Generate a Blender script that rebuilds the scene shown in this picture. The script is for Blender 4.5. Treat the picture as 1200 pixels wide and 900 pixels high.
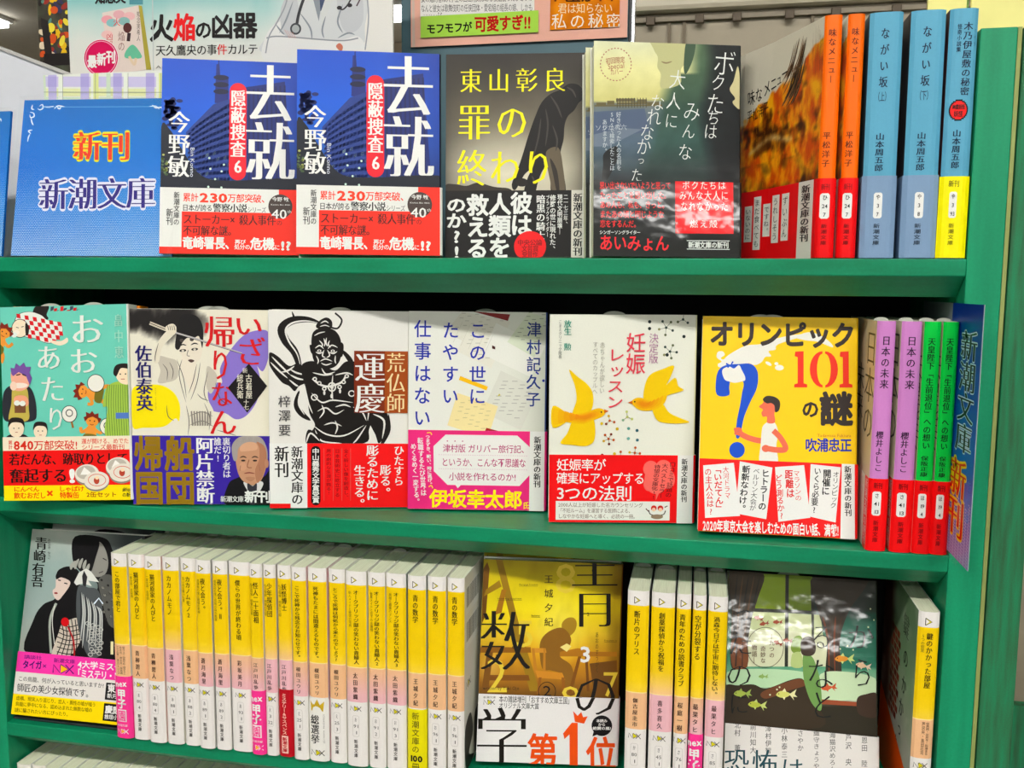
import bpy, math, random
import numpy as np
from mathutils import Vector, Matrix, noise
from mathutils.geometry import tessellate_polygon

for o in list(bpy.data.objects):
    bpy.data.objects.remove(o)
SC = bpy.context.scene
COL = SC.collection
random.seed(4)
PI = math.pi
ZS = 1.30                      # height of the top shelf above the floor (m)

# ------------------------------------------------------------------ camera
cd = bpy.data.cameras.new('camera')
cd.sensor_width = 36.0
cd.lens = 1065.08 * 36.0 / 1200.0
cd.clip_start = 0.02
cam = bpy.data.objects.new('camera', cd)
COL.objects.link(cam)
YAW, PITCH, ROLL = 0.199951, 0.108258, 0.007713
_f = Vector((-math.sin(YAW) * math.cos(PITCH), math.cos(YAW) * math.cos(PITCH), -math.sin(PITCH)))
_r = Vector((math.cos(YAW), math.sin(YAW), 0))
_u = _r.cross(_f)
_r2 = _r * math.cos(ROLL) + _u * math.sin(ROLL)
_u2 = -_r * math.sin(ROLL) + _u * math.cos(ROLL)
M = Matrix((_r2, _u2, -_f)).transposed().to_4x4()
M.translation = Vector((0.09825, -0.61788, ZS - 0.01859))
cam.matrix_world = M
SC.camera = cam

# ------------------------------------------------------------------ world, exposure
w = bpy.data.worlds.new('shop_air')
SC.world = w
w.use_nodes = True
w.node_tree.nodes['Background'].inputs[0].default_value = (1.0, 0.97, 0.92, 1)
w.node_tree.nodes['Background'].inputs[1].default_value = 0.09
SC.view_settings.view_transform = 'Standard'
SC.view_settings.look = 'None'
SC.view_settings.exposure = 0.0
SC.view_settings.gamma = 1.0
SC.view_settings.use_curve_mapping = False
LAMP_NEAR = 49.0                # strip lamps over the aisle in front of the shelves
LAMP_FAR = 40.0
LAMP_BACK = 10.0                 # strip lamps beyond the shelves

# ------------------------------------------------------------------ colour and materials
def lin(c):
    out = []
    for v in c:
        v = max(0.0, min(1.0, v / 255.0))
        out.append(v / 12.92 if v <= 0.04045 else ((v + 0.055) / 1.055) ** 2.4)
    return out

def ink(c):
    """printing inks: a little more chroma and depth than the swatch"""
    l = 0.3 * c[0] + 0.55 * c[1] + 0.15 * c[2]
    return [v ** 1.10 * 0.97 for v in lin([l + (v - l) * 1.16 for v in c])]

def mat(name, build):
    m = bpy.data.materials.new(name)
    m.use_nodes = True
    nt = m.node_tree
    b = nt.nodes['Principled BSDF']
    build(nt, b)
    return m

def plain(name, c, rough=0.5, metal=0.0, alpha=1.0, trans=0.0, noise_amt=0.06, scale=60.0):
    def f(nt, b):
        n = nt.nodes.new('ShaderNodeTexNoise'); n.inputs['Scale'].default_value = scale
        n.inputs['Detail'].default_value = 3
        t = nt.nodes.new('ShaderNodeTexCoord'); nt.links.new(t.outputs['Object'], n.inputs['Vector'])
        mx = nt.nodes.new('ShaderNodeMix'); mx.data_type = 'RGBA'
        L = lin(c)
        mx.inputs[6].default_value = [v * (1 - noise_amt) for v in L] + [1]
        mx.inputs[7].default_value = [min(1, v * (1 + noise_amt)) for v in L] + [1]
        nt.links.new(n.outputs['Fac'], mx.inputs[0])
        nt.links.new(mx.outputs[2], b.inputs['Base Color'])
        b.inputs['Roughness'].default_value = rough
        b.inputs['Metallic'].default_value = metal
        b.inputs['Alpha'].default_value = alpha
        b.inputs['Transmission Weight'].default_value = trans
    return mat(name, f)

def printed(name, rough, spec=0.5, bump=0.0, coat=0.0):
    def f(nt, b):
        a = nt.nodes.new('ShaderNodeAttribute'); a.attribute_name = 'Col'
        n = nt.nodes.new('ShaderNodeTexNoise'); n.inputs['Scale'].default_value = 900
        t = nt.nodes.new('ShaderNodeTexCoord'); nt.links.new(t.outputs['Object'], n.inputs['Vector'])
        mr = nt.nodes.new('ShaderNodeMapRange')
        mr.inputs[3].default_value = 0.96; mr.inputs[4].default_value = 1.04
        nt.links.new(n.outputs['Fac'], mr.inputs[0])
        mu = nt.nodes.new('ShaderNodeVectorMath'); mu.operation = 'SCALE'
        nt.links.new(a.outputs['Color'], mu.inputs[0]); nt.links.new(mr.outputs[0], mu.inputs[3])
        nt.links.new(mu.outputs[0], b.inputs['Base Color'])
        b.inputs['Roughness'].default_value = rough
        b.inputs['Specular IOR Level'].default_value = spec
        if coat:
            b.inputs['Coat Weight'].default_value = coat
            b.inputs['Coat Roughness'].default_value = 0.065
        if bump:
            n2 = nt.nodes.new('ShaderNodeTexNoise'); n2.inputs['Scale'].default_value = 26
            n2.inputs['Detail'].default_value = 3
            nt.links.new(t.outputs['Object'], n2.inputs['Vector'])
            bp = nt.nodes.new('ShaderNodeBump'); bp.inputs['Strength'].default_value = bump
            bp.inputs['Distance'].default_value = 0.002
            nt.links.new(n2.outputs['Fac'], bp.inputs['Height'])
            nt.links.new(bp.outputs[0], b.inputs['Normal'])
            if coat: nt.links.new(bp.outputs[0], b.inputs['Coat Normal'])
    return mat(name, f)

M_SATIN = printed('printed_paper', 0.38, 0.22)
M_SPINE = printed('printed_spine', 0.36, 0.22)
M_GLOSS = printed('laminated_print', 0.5, 0.2, bump=0.26, coat=0.7)
M_FILM = printed('film_wrapped_print', 0.5, 0.2, bump=0.34, coat=0.95)
M_MATTE = printed('uncoated_print', 0.7, 0.10)

def _pages(nt, b):
    t = nt.nodes.new('ShaderNodeTexCoord')
    wv = nt.nodes.new('ShaderNodeTexNoise'); wv.inputs['Scale'].default_value = 1.0
    mp = nt.nodes.new('ShaderNodeMapping'); mp.inputs['Scale'].default_value = (3000, 40, 8)
    nt.links.new(t.outputs['Object'], mp.inputs[0]); nt.links.new(mp.outputs[0], wv.inputs['Vector'])
    r = nt.nodes.new('ShaderNodeValToRGB')
    r.color_ramp.elements[0].position = 0.3; r.color_ramp.elements[0].color = lin((214, 212, 180)) + [1]
    r.color_ramp.elements[1].position = 0.7; r.color_ramp.elements[1].color = lin((240, 240, 214)) + [1]
    nt.links.new(wv.outputs['Fac'], r.inputs[0]); nt.links.new(r.outputs[0], b.inputs['Base Color'])
    b.inputs['Roughness'].default_value = 0.8
M_PAGES = mat('page_edges', _pages)

def _green(name, c0, c1, scl, vert=False, rough=0.42):
    def f(nt, b):
        t = nt.nodes.new('ShaderNodeTexCoord')
        mp = nt.nodes.new('ShaderNodeMapping')
        mp.inputs['Scale'].default_value = (1, 1, 0.08) if vert else (0.15, 1, 1)
        n = nt.nodes.new('ShaderNodeTexNoise'); n.inputs['Scale'].default_value = scl
        n.inputs['Detail'].default_value = 5
        nt.links.new(t.outputs['Object'], mp.inputs[0]); nt.links.new(mp.outputs[0], n.inputs['Vector'])
        n2 = nt.nodes.new('ShaderNodeTexNoise'); n2.inputs['Scale'].default_value = scl * 5
        nt.links.new(t.outputs['Object'], n2.inputs['Vector'])
        ad = nt.nodes.new('ShaderNodeMath'); ad.operation = 'MULTIPLY_ADD'
        ad.inputs[1].default_value = 0.35
        nt.links.new(n2.outputs['Fac'], ad.inputs[0]); nt.links.new(n.outputs['Fac'], ad.inputs[2])
        r = nt.nodes.new('ShaderNodeValToRGB')
        r.color_ramp.elements[0].position = 0.5; r.color_ramp.elements[0].color = lin(c0) + [1]
        r.color_ramp.elements[1].position = 0.9; r.color_ramp.elements[1].color = lin(c1) + [1]
        nt.links.new(ad.outputs[0], r.inputs[0]); nt.links.new(r.outputs[0], b.inputs['Base Color'])
        bp = nt.nodes.new('ShaderNodeBump'); bp.inputs['Strength'].default_value = 0.08
        bp.inputs['Distance'].default_value = 0.001
        nt.links.new(ad.outputs[0], bp.inputs['Height']); nt.links.new(bp.outputs[0], b.inputs['Normal'])
        b.inputs['Roughness'].default_value = rough
        b.inputs['Specular IOR Level'].default_value = 0.3
    return mat(name, f)
M_GREEN = _green('green_paint', (0, 120, 80), (6, 142, 98), 90)
M_GREEN_V = _green('green_paint_upright', (10, 132, 90), (18, 150, 104), 120, True)
M_GREEN_OLD = _green('worn_green_paint', (44, 92, 58), (24, 132, 86), 260, True, 0.6)
M_EDGE = plain('bare_edge_veneer', (142, 152, 82), 0.6)
M_DARK = plain('dark_back_board', (26, 34, 34), 0.6, noise_amt=0.4, scale=200)
M_CLEAR = plain('clear_plastic', (235, 240, 240), 0.08, alpha=0.02)
M_SLIP = plain('slip_paper', (168, 170, 160), 0.6)
M_WHITE = plain('white_board', (232, 232, 230), 0.45)

# ------------------------------------------------------------------ objects
def link(o, parent=None):
    COL.objects.link(o)
    if parent is not None: o.parent = parent
    return o

def tag(o, label=None, cat=None, group=None, kind=None):
    if label: o['label'] = label
    if cat: o['category'] = cat
    if group: o['group'] = group
    if kind: o['kind'] = kind
    return o

def empty(name, loc=(0, 0, 0), label=None, cat=None, group=None):
    o = bpy.data.objects.new(name, None)
    o.empty_display_size = 0.02
    link(o); o.location = loc
    return tag(o, label, cat, group)

def simple(name, verts, faces, m, parent=None, smooth=False):
    me = bpy.data.meshes.new(name)
    me.from_pydata([tuple(v) for v in verts], [], faces)
    me.materials.append(m)
    if smooth:
        for p in me.polygons: p.use_smooth = True
    me.update()
    return link(bpy.data.objects.new(name, me), parent)

def box_vf(x0, x1, y0, y1, z0, z1, V, F):
    k = len(V)
    V += [(x0, y0, z0), (x1, y0, z0), (x1, y1, z0), (x0, y1, z0), (x0, y0, z1), (x1, y0, z1), (x1, y1, z1), (x0, y1, z1)]
    F += [tuple(k + i for i in q) for q in ((0, 3, 2, 1), (4, 5, 6, 7), (0, 1, 5, 4), (1, 2, 6, 5), (2, 3, 7, 6), (3, 0, 4, 7))]

def box(name, x0, x1, y0, y1, z0, z1, m, parent=None, bevel=0.0):
    V, F = [], []
    box_vf(x0, x1, y0, y1, z0, z1, V, F)
    o = simple(name, V, F, m, parent)
    if bevel:
        b = o.modifiers.new('edge', 'BEVEL'); b.width = bevel; b.segments = 2; b.limit_method = 'ANGLE'
    return o

# ------------------------------------------------------------------ glyph outlines of the built-in typeface
_gl = {}
def _outline(ch, bold):
    c = bpy.data.curves.new('glyph', 'FONT'); c.body = ch; c.size = 1; c.offset = bold
    c.resolution_u = 2; c.fill_mode = 'FRONT'
    o = bpy.data.objects.new('glyph', c); COL.objects.link(o)
    me = o.evaluated_get(bpy.context.evaluated_depsgraph_get()).to_mesh()
    V = np.array([v.co[:2] for v in me.vertices]) if len(me.vertices) else np.zeros((0, 2))
    F = [tuple(p.vertices) for p in me.polygons]
    A = sum(p.area for p in me.polygons)
    bpy.data.objects.remove(o); bpy.data.curves.remove(c)
    return V, F, A
def glyph(ch, bold):
    key = (ch, round(bold, 4))
    if key not in _gl:
        V, F, A = _outline(ch, bold)
        if bold < -0.006 and len(V):
            V0, F0, A0 = _outline(ch, 0.0)
            bad = not len(F) or A < 0.3 * A0 or np.abs(V.min(0) - V0.min(0)).max() > 0.045 or np.abs(V.max(0) - V0.max(0)).max() > 0.045
            if bad:
                _gl[key] = glyph(ch, bold * 0.55); return _gl[key]
        wide = ord(ch) > 0x2e7f or ch in '×─―○●★☆♪→'
        if wide or not len(V): adv = 1.0 if wide else 0.3
        else: adv = max(0.28, V[:, 0].max() + 0.06)
        _gl[key] = (V, F, adv)
    return _gl[key]
ROT = set('ー「」『』（）()～─―…〜-')
SHIFT = set('、。')
SMALL = set('っゃゅょぁぃぅぇぉッャュョァィゥェォ')

# ------------------------------------------------------------------ print on a surface
class Print:
    """One mesh of ink and paper; every face carries its own colour in the attribute Col."""
    def __init__(s):
        s.V, s.F, s.C = [], [], []
    def add(s, verts, faces, cols):
        """cols: one colour for all, or one per vertex"""
        k = len(s.V)
        s.V.extend(verts)
        per = isinstance(cols[0], (tuple, list, np.ndarray))
        if per: L = [ink(c) for c in cols]
        else: c1 = ink(cols)
        for f in faces:
            s.F.append(tuple(k + i for i in f))
            if per: s.C.extend([L[i] for i in f])
            else: s.C.extend([c1] * len(f))
    def build(s, name, m, parent):
        me = bpy.data.meshes.new(name)
        me.from_pydata(s.V, [], s.F)
        me.materials.append(m)
        at = me.color_attributes.new('Col', 'FLOAT_COLOR', 'CORNER')
        arr = np.ones((len(s.C), 4), np.float32); arr[:, :3] = np.array(s.C, np.float32)
        at.data.foreach_set('color', arr.ravel())
        me.update()
        return link(bpy.data.objects.new(name, me), parent)

class Path:
    """Outline in plan (x, y); a sheet of height H stands on it."""
    def __init__(s, pts):
        s.p = np.array(pts, float)
        d = np.diff(s.p, axis=0); s.l = np.hypot(d[:, 0], d[:, 1])
        s.cum = np.concatenate([[0], np.cumsum(s.l)])
        n = np.stack([d[:, 1], -d[:, 0]], 1) / s.l[:, None]
        s.n = n
        vn = np.zeros_like(s.p); vn[0] = n[0]; vn[-1] = n[-1]
        for i in range(1, len(s.p) - 1):
            b = n[i - 1] + n[i]; b /= max(1e-6, np.hypot(*b))
            vn[i] = b / max(0.35, b @ n[i])
        s.vn = vn
    def at(s, t, off):
        t = min(max(t, 0.0), s.cum[-1])
        i = min(max(int(np.searchsorted(s.cum, t, side='right')) - 1, 0), len(s.l) - 1)
        k = (t - s.cum[i]) / s.l[i]
        q = s.p[i] * (1 - k) + s.p[i + 1] * k + off * (s.vn[i] * (1 - k) + s.vn[i + 1] * k)
        return q

def homography(src, dst):
    A, b = [], []
    for (x, y), (u, v) in zip(src, dst):
        A.append([x, y, 1, 0, 0, 0, -u * x, -u * y]); b.append(u)
        A.append([0, 0, 0, x, y, 1, -v * x, -v * y]); b.append(v)
    h = np.linalg.solve(np.array(A, float), np.array(b, float))
    return np.append(h, 1).reshape(3, 3)

def smooth(pts, n=6, closed=True):
    out = []; N = len(pts)
    for i in range(N if closed else N - 1):
        if closed: a, b, c, d = (pts[(i + j) % N] for j in (-1, 0, 1, 2))
        else: a, b, c, d = pts[max(i - 1, 0)], pts[i], pts[i + 1], pts[min(i + 2, N - 1)]
        for k in range(n):
            t = k / n
            out.append(tuple(0.5 * (2 * b[j] + (c[j] - a[j]) * t + (2 * a[j] - 5 * b[j] + 4 * c[j] - d[j]) * t * t + (3 * b[j] - a[j] - 3 * c[j] + d[j]) * t ** 3) for j in (0, 1)))
    if not closed: out.append(tuple(pts[-1]))
    return out

class Sheet:
    """A printed face: drawing grid (x right, y down) laid on a stretch t0..t1, z0..z1 of a path."""
    STEP = 7e-6
    def __init__(s, pr, path, t0, t1, z0, z1, quad, base=0.0):
        s.pr, s.path, s.t0, s.t1, s.z0, s.z1, s.base = pr, path, t0, t1, z0, z1, base
        if len(quad) == 4 and not isinstance(quad[0], (tuple, list)):
            x0, y0, x1, y1 = quad; quad = [(x0, y0), (x1, y0), (x1, y1), (x0, y1)]
        s.quad = quad
        s.Hm = homography(quad, [(t0, z1), (t1, z1), (t1, z0), (t0, z0)])
        s.Hi = np.linalg.inv(s.Hm)
        s.unit = (z1 - z0) / max(1e-6, abs(quad[3][1] - quad[0][1]))      # metres per grid unit
        s.curved = sum(1 for c in path.cum if t0 + 1e-6 < c < t1 - 1e-6)
        s.layer = 1
    def tz(s, x, y):
        q = s.Hm @ np.array([x, y, 1.0]); t, z = q[0] / q[2], q[1] / q[2]
        return min(max(t, s.t0), s.t1), min(max(z, s.z0), s.z1)
    def p3(s, x, y, off):
        t, z = s.tz(x, y); q = s.path.at(t, off)
        return (q[0], q[1], z)
    def off(s, extra=0.0):
        s.layer += 1
        return s.base + s.layer * s.STEP + extra
    # fills
    def fill(s, fn, nx=1, ny=1, area=None):
        """whole face (or t/z fractions) coloured by fn(x, y) in grid units"""
        off = s.off()
        a0, b0, a1, b1 = area or (0, 0, 1, 1)
        T = list(np.linspace(s.t0 + (s.t1 - s.t0) * a0, s.t0 + (s.t1 - s.t0) * a1, nx + 1))
        T += [c for c in s.path.cum if T[0] + 1e-6 < c < T[-1] - 1e-6]
        T = sorted(set(round(t, 7) for t in T))
        Z = np.linspace(s.z1 - (s.z1 - s.z0) * b0, s.z1 - (s.z1 - s.z0) * b1, ny + 1)
        V, C, F = [], [], []
        for z in Z:
            for t in T:
                q = s.path.at(t, off); V.append((q[0], q[1], z))
                g = s.Hi @ np.array([t, z, 1.0])
                C.append(fn(g[0] / g[2], g[1] / g[2]) if callable(fn) else fn)
        n = len(T)
        for j in range(len(Z) - 1):
            for i in range(n - 1):
                k = j * n + i; F.append((k + n, k + n + 1, k + 1, k))
        s.pr.add(V, F, C)
    def rect(s, x0, y0, x1, y1, c, rot=0.0):
        if rot == 0.0:
            (t0, z1), (t1, z0) = s.tz(x0, y0), s.tz(x1, y1)
            if s.curved:
                s.fill(c, 1, 1, ((t0 - s.t0) / (s.t1 - s.t0), (s.z1 - z1) / (s.z1 - s.z0), (t1 - s.t0) / (s.t1 - s.t0), (s.z1 - z0) / (s.z1 - s.z0)))
                return
        cx, cy = (x0 + x1) / 2, (y0 + y1) / 2
        ca, sa = math.cos(rot), math.sin(rot)
        s.poly([(cx + (x - cx) * ca - (y - cy) * sa, cy + (x - cx) * sa + (y - cy) * ca) for x, y in ((x0, y0), (x1, y0), (x1, y1), (x0, y1))], c)
    def poly(s, pts, c):
        off = s.off(1.5e-4 if s.curved else 0)
        tri = tessellate_polygon([[Vector((x, y, 0)) for x, y in pts]])
        F = []
        for a, b, d in tri:
            (ax, ay), (bx, by), (dx, dy) = pts[a], pts[b], pts[d]
            F.append((a, b, d) if (bx - ax) * (dy - ay) - (by - ay) * (dx - ax) < 0 else (a, d, b))
        s.pr.add([s.p3(x, y, off) for x, y in pts], F, c)
    def blob(s, pts, c, n=5): s.poly(smooth(pts, n), c)
    def ell(s, cx, cy, rx, ry, c, rot=0.0, n=28):
        if s.curved:
            for k in range(14):
                a0, a1 = -1 + k / 7, -1 + (k + 1) / 7; m = (a0 + a1) / 2; h = rx * math.sqrt(1 - m * m)
                s.rect(cx - h, cy + a0 * ry, cx + h, cy + a1 * ry, c); s.layer -= 1
            s.layer += 1; return
        ca, sa = math.cos(rot), math.sin(rot)
        P = [(cx + rx * math.cos(a) * ca - ry * math.sin(a) * sa, cy + rx * math.cos(a) * sa + ry * math.sin(a) * ca) for a in (2 * PI * i / n for i in range(n))]
        off = s.off(1.5e-4 if s.curved else 0)
        s.pr.add([s.p3(x, y, off) for x, y in [(cx, cy)] + P], [(0, 1 + (i + 1) % n, 1 + i) for i in range(n)], c)
    def rrect(s, x0, y0, x1, y1, r, c):
        if s.curved:
            s.rect(x0, y0 + r, x1, y1 - r, c); s.layer -= 1
            for k in range(4):
                m = (k + 0.5) / 4; i = r * (1 - math.sqrt(1 - (1 - m) ** 2))
                s.rect(x0 + i, y0 + r * k / 4, x1 - i, y0 + r * (k + 1) / 4, c); s.layer -= 1
                s.rect(x0 + i, y1 - r * (k + 1) / 4, x1 - i, y1 - r * k / 4, c); s.layer -= 1
            s.layer += 1; return
        P = []
        for cx, cy, a0 in ((x1 - r, y0 + r, -90), (x1 - r, y1 - r, 0), (x0 + r, y1 - r, 90), (x0 + r, y0 + r, 180)):
            P += [(cx + r * math.cos(math.radians(a0 + k * 18)), cy + r * math.sin(math.radians(a0 + k * 18))) for k in range(6)]
        s.poly(P, c)
    def line(s, pts, w, c, curve=True, taper=False, closed=False):
        if closed: pts = list(pts) + [pts[0]]
        P = smooth(pts, 5, False) if curve and len(pts) > 2 else list(pts)
        off = s.off(1.5e-4 if s.curved else 0)
        V, F = [], []; N = len(P)
        for i, (x, y) in enumerate(P):
            ax, ay = P[max(i - 1, 0)]; bx, by = P[min(i + 1, N - 1)]
            dx, dy = bx - ax, by - ay; L = math.hypot(dx, dy) or 1
            h = w / 2 * (1 if not taper else (1 - (2 * abs(i / max(1, N - 1) - 0.5)) ** 2.5) + 0.12)
            V += [s.p3(x - dy / L * h, y + dx / L * h, off), s.p3(x + dy / L * h, y - dx / L * h, off)]
            if i: k = 2 * i; F.append((k - 2, k, k + 1, k - 1))
        s.pr.add(V, F, c)
    def ring(s, cx, cy, rx, ry, w, c, n=32, dash=False):
        P = [(cx + rx * math.cos(2 * PI * i / n), cy + ry * math.sin(2 * PI * i / n)) for i in range(n + 1)]
        if dash:
            for i in range(0, n, 2): s.line(P[i:i + 2], w, c, False); s.layer -= 1
            s.layer += 1
        else: s.line(P, w, c, False)
    # lettering
    def _put(s, ch, bold, cx, cy, sx, sy, c, off, ang=0.0, dx=0.0, serif=0.0, rot=None):
        V, F, adv = glyph(ch, bold)
        if not len(V): return
        X = (V[:, 0] - adv / 2 + (0.03 if adv < 1 else 0) + dx) * sx
        Y = -(V[:, 1] - 0.38) * sy
        if ang:
            ca, sa = math.cos(ang), math.sin(ang); X, Y = X * ca - Y * sa, X * sa + Y * ca
        X = X + cx; Y = Y + cy
        if rot:
            px, py, a = rot; ca, sa = math.cos(a), math.sin(a)
            X, Y = px + (X - px) * ca - (Y - py) * sa, py + (X - px) * sa + (Y - py) * ca
        s.pr.add([s.p3(x, y, off) for x, y in zip(X, Y)], F, c)
    def _glyph(s, ch, cx, cy, sx, sy, c, bold, serif, ang=0.0, rot=None):
        """heavier cuts are struck several times with small shifts, like a wide nib"""
        e = 2.0e-4 if s.curved else 0
        o = s.base + s.layer * s.STEP + e
        if serif:
            d = serif + max(0.0, bold) * 0.6; ob = 0.0 if abs(sy) * s.unit < 0.016 else max(-0.021, min(0.0, bold) - 0.55 * serif)
            sh = [(-d, 0), (0, 0), (d, 0)] if d < 0.018 else [(-d, 0), (-d / 2, 0), (0, 0), (d / 2, 0), (d, 0)]
        elif bold > 0.012:
            r = bold * 0.62; ob = 0.004
            sh = [(0, 0)] + [(r * math.cos(a), r * math.sin(a)) for a in ([PI * k / 4 for k in range(8)] if bold > 0.025 else [PI / 4 + PI / 2 * k for k in range(4)])]
        else: sh = [(0, 0)]; ob = max(bold, -0.013)
        for k, (dx, dy) in enumerate(sh):
            if ang: dx, dy = dy, dx
            s._put(ch, ob, cx + dx * abs(sx), cy + dy * abs(sy), sx, sy, c, o + k * 7e-7, ang, 0.0, rot=rot)
    def H(s, t, x0, y0, x1, y1, c, bold=0.0, serif=0.0, k=1.0, rot=0.0, slant=0.0):
        s.layer += 1
        adv = [glyph(ch, bold)[2] for ch in t]; tot = sum(adv)
        h = (y1 - y0) * 1.06; cy = (y0 + y1) / 2; x = x0
        r = ((x0 + x1) / 2, cy, rot) if rot else None
        for ch, a in zip(t, adv):
            cw = (x1 - x0) * a / tot
            if ch not in ' 　':
                s._glyph(ch, x + cw / 2, cy + slant * (x + cw / 2 - (x0 + x1) / 2), cw * k * 1.03 / a, h, c, bold, serif, rot=r)
            x += cw
    def Vt(s, t, x0, y0, x1, y1, c, bold=0.0, serif=0.0, k=1.0, rot=0.0, skew=0.0):
        s.layer += 1
        n = len(t); ch_h = (y1 - y0) / n; wx = (x1 - x0) * 1.04
        r = ((x0 + x1) / 2, (y0 + y1) / 2, rot) if rot else None
        for i, ch in enumerate(t):
            if ch in ' 　': continue
            cx = (x0 + x1) / 2 + skew * (i - (n - 1) / 2) * ch_h; cy = y0 + ch_h * (i + 0.5); a = 0.0
            sx, sy = wx, ch_h * k * 1.04
            if ch in ROT: a = PI / 2; sx, sy = sy, sx
            elif ch in SHIFT: cx += wx * 0.55; cy -= ch_h * 0.5
            elif ch in SMALL: cx += wx * 0.06; cy -= ch_h * 0.05
            s._glyph(ch, cx, cy, sx, sy, c, bold, serif, a, rot=r)

def shell(pr, path, z0, z1, th, c_in, cols, base=0.0, n_z=1):
    """folded sheet standing on a path, with thickness; cols = outside colour per path segment"""
    P = path
    for i in range(len(P.l)):
        o0, o1 = P.p[i] + P.vn[i] * base, P.p[i + 1] + P.vn[i + 1] * base
        a0, a1 = P.p[i] + P.vn[i] * (base - th), P.p[i + 1] + P.vn[i + 1] * (base - th)
        V = [(*o0, z0), (*o1, z0), (*o1, z1), (*o0, z1), (*a0, z0), (*a1, z0), (*a1, z1), (*a0, z1)]
        pr.add(V, [(0, 1, 2, 3)], cols[i])
        F = [(5, 4, 7, 6), (3, 2, 6, 7), (1, 0, 4, 5)]
        if i == 0: F.append((0, 3, 7, 4))
        if i == len(P.l) - 1: F.append((2, 1, 5, 6))
        pr.add(V, F, c_in)

def pages(parent, poly_xy, z0, z1):
    """block of leaves: plan outline raised"""
    n = len(poly_xy)
    V = [(x, y, z0) for x, y in poly_xy] + [(x, y, z1) for x, y in poly_xy]
    F = [tuple(range(n - 1, -1, -1)), tuple(range(n, 2 * n))] + [(i, (i + 1) % n, n + (i + 1) % n, n + i) for i in range(n)]
    return simple('page_block', V, F, M_PAGES, parent)

def slip(parent, x, y, z, r=0.0075, flip=False, angle=0.0):
    """rounded top of the order slip tucked between the leaves"""
    n = 10; V = []
    for t in (0, 0.0004):
        V += [(x + dx * math.cos(angle), y + t + dx * math.sin(angle), z + dz) for dx, dz in [(-r, -0.01)] + [(r * math.cos(PI - PI * i / n), 0.42 * r * math.sin(PI * i / n)) for i in range(n + 1)] + [(r, -0.01)]]
    m = n + 3
    F = [tuple(range(m)), tuple(range(2 * m - 1, m - 1, -1))] + [((i + 1) % m, i, m + i, m + (i + 1) % m) for i in range(m)]
    return simple('order_slip', V, F, M_SLIP, parent)

BH = 0.151
class Face:
    """paperback shown cover out: front at y=0 of its own frame, spine on the right"""
    def __init__(s, label, W=0.105, T=0.015, H=BH, front=(235, 235, 230), spine=(235, 235, 230), group=None):
        s.root = empty('paperback_book', label=label, cat='book', group=group)
        s.W, s.T, s.H = W, T, H
        r = 0.0012
        s.path = Path([(0, 0), (W - r, 0), (W - r * 0.3, r * 0.3), (W, r), (W, T - r), (W - r, T), (0, T)])
        s.cover = Print()
        shell(s.cover, s.path, 0, H, 0.0003, (236, 236, 228), [front] + [spine] * 4 + [front], 0.0)
        s.band = None
        pages(s.root, [(0.0008, 0.0005), (W - 0.0015, 0.0005), (W - 0.0008, T / 2), (W - 0.0015, T - 0.0005), (0.0008, T - 0.0005)], 0.0008, H - 0.0012)
    def front(s, quad): 
        s.sh = Sheet(s.cover, s.path, 0, s.W - 0.0012, 0, s.H, quad); return s.sh
    def strip(s, quad, h, c=(235, 235, 230), tall=None):
        s.band = Print(); s.hb = h
        shell(s.band, s.path, 0.0004, h, 0.0002, (230, 230, 225), [c] * 6, 0.0010)
        sh = Sheet(s.band, s.path, 0, s.W - 0.0012, 0, s.H, quad, 0.0010)
        sh.z1c = h
        return sh
    def done(s, pos, yaw, tilt, roll=0.0, m=M_SATIN, mb=None):
        s.cover.build('cover', m, s.root)
        if s.band: s.band.build('paper_band', mb or M_SATIN, s.root)
        y, t = math.radians(yaw), math.radians(tilt)
        R = Matrix.Rotation(y, 4, 'Z') @ Matrix.Rotation(-t, 4, 'X') @ Matrix.Rotation(-math.radians(roll), 4, 'Y')
        s.root.matrix_world = Matrix.Translation((pos[0], pos[1], ZS + pos[2])) @ R
        settle(s.root, ZS + min(SHELF_Z, key=lambda q: abs(q - pos[2])))
        return s.root

def settle(root, z):
    """let a leaning book touch the shelf with its lowest corner"""
    bpy.context.view_layer.update()
    lo = min((root.matrix_world @ ch.matrix_local @ v.co).z for ch in root.children for v in ch.data.vertices)
    m = root.matrix_world.copy(); m.translation.z += z + 0.0003 - lo; root.matrix_world = m

def copy_tree(o, **kw):
    c = o.copy(); COL.objects.link(c)
    for ch in o.children:
        d = ch.copy(); COL.objects.link(d); d.parent = c
    for k, v in kw.items(): c[k] = v
    return c

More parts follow.
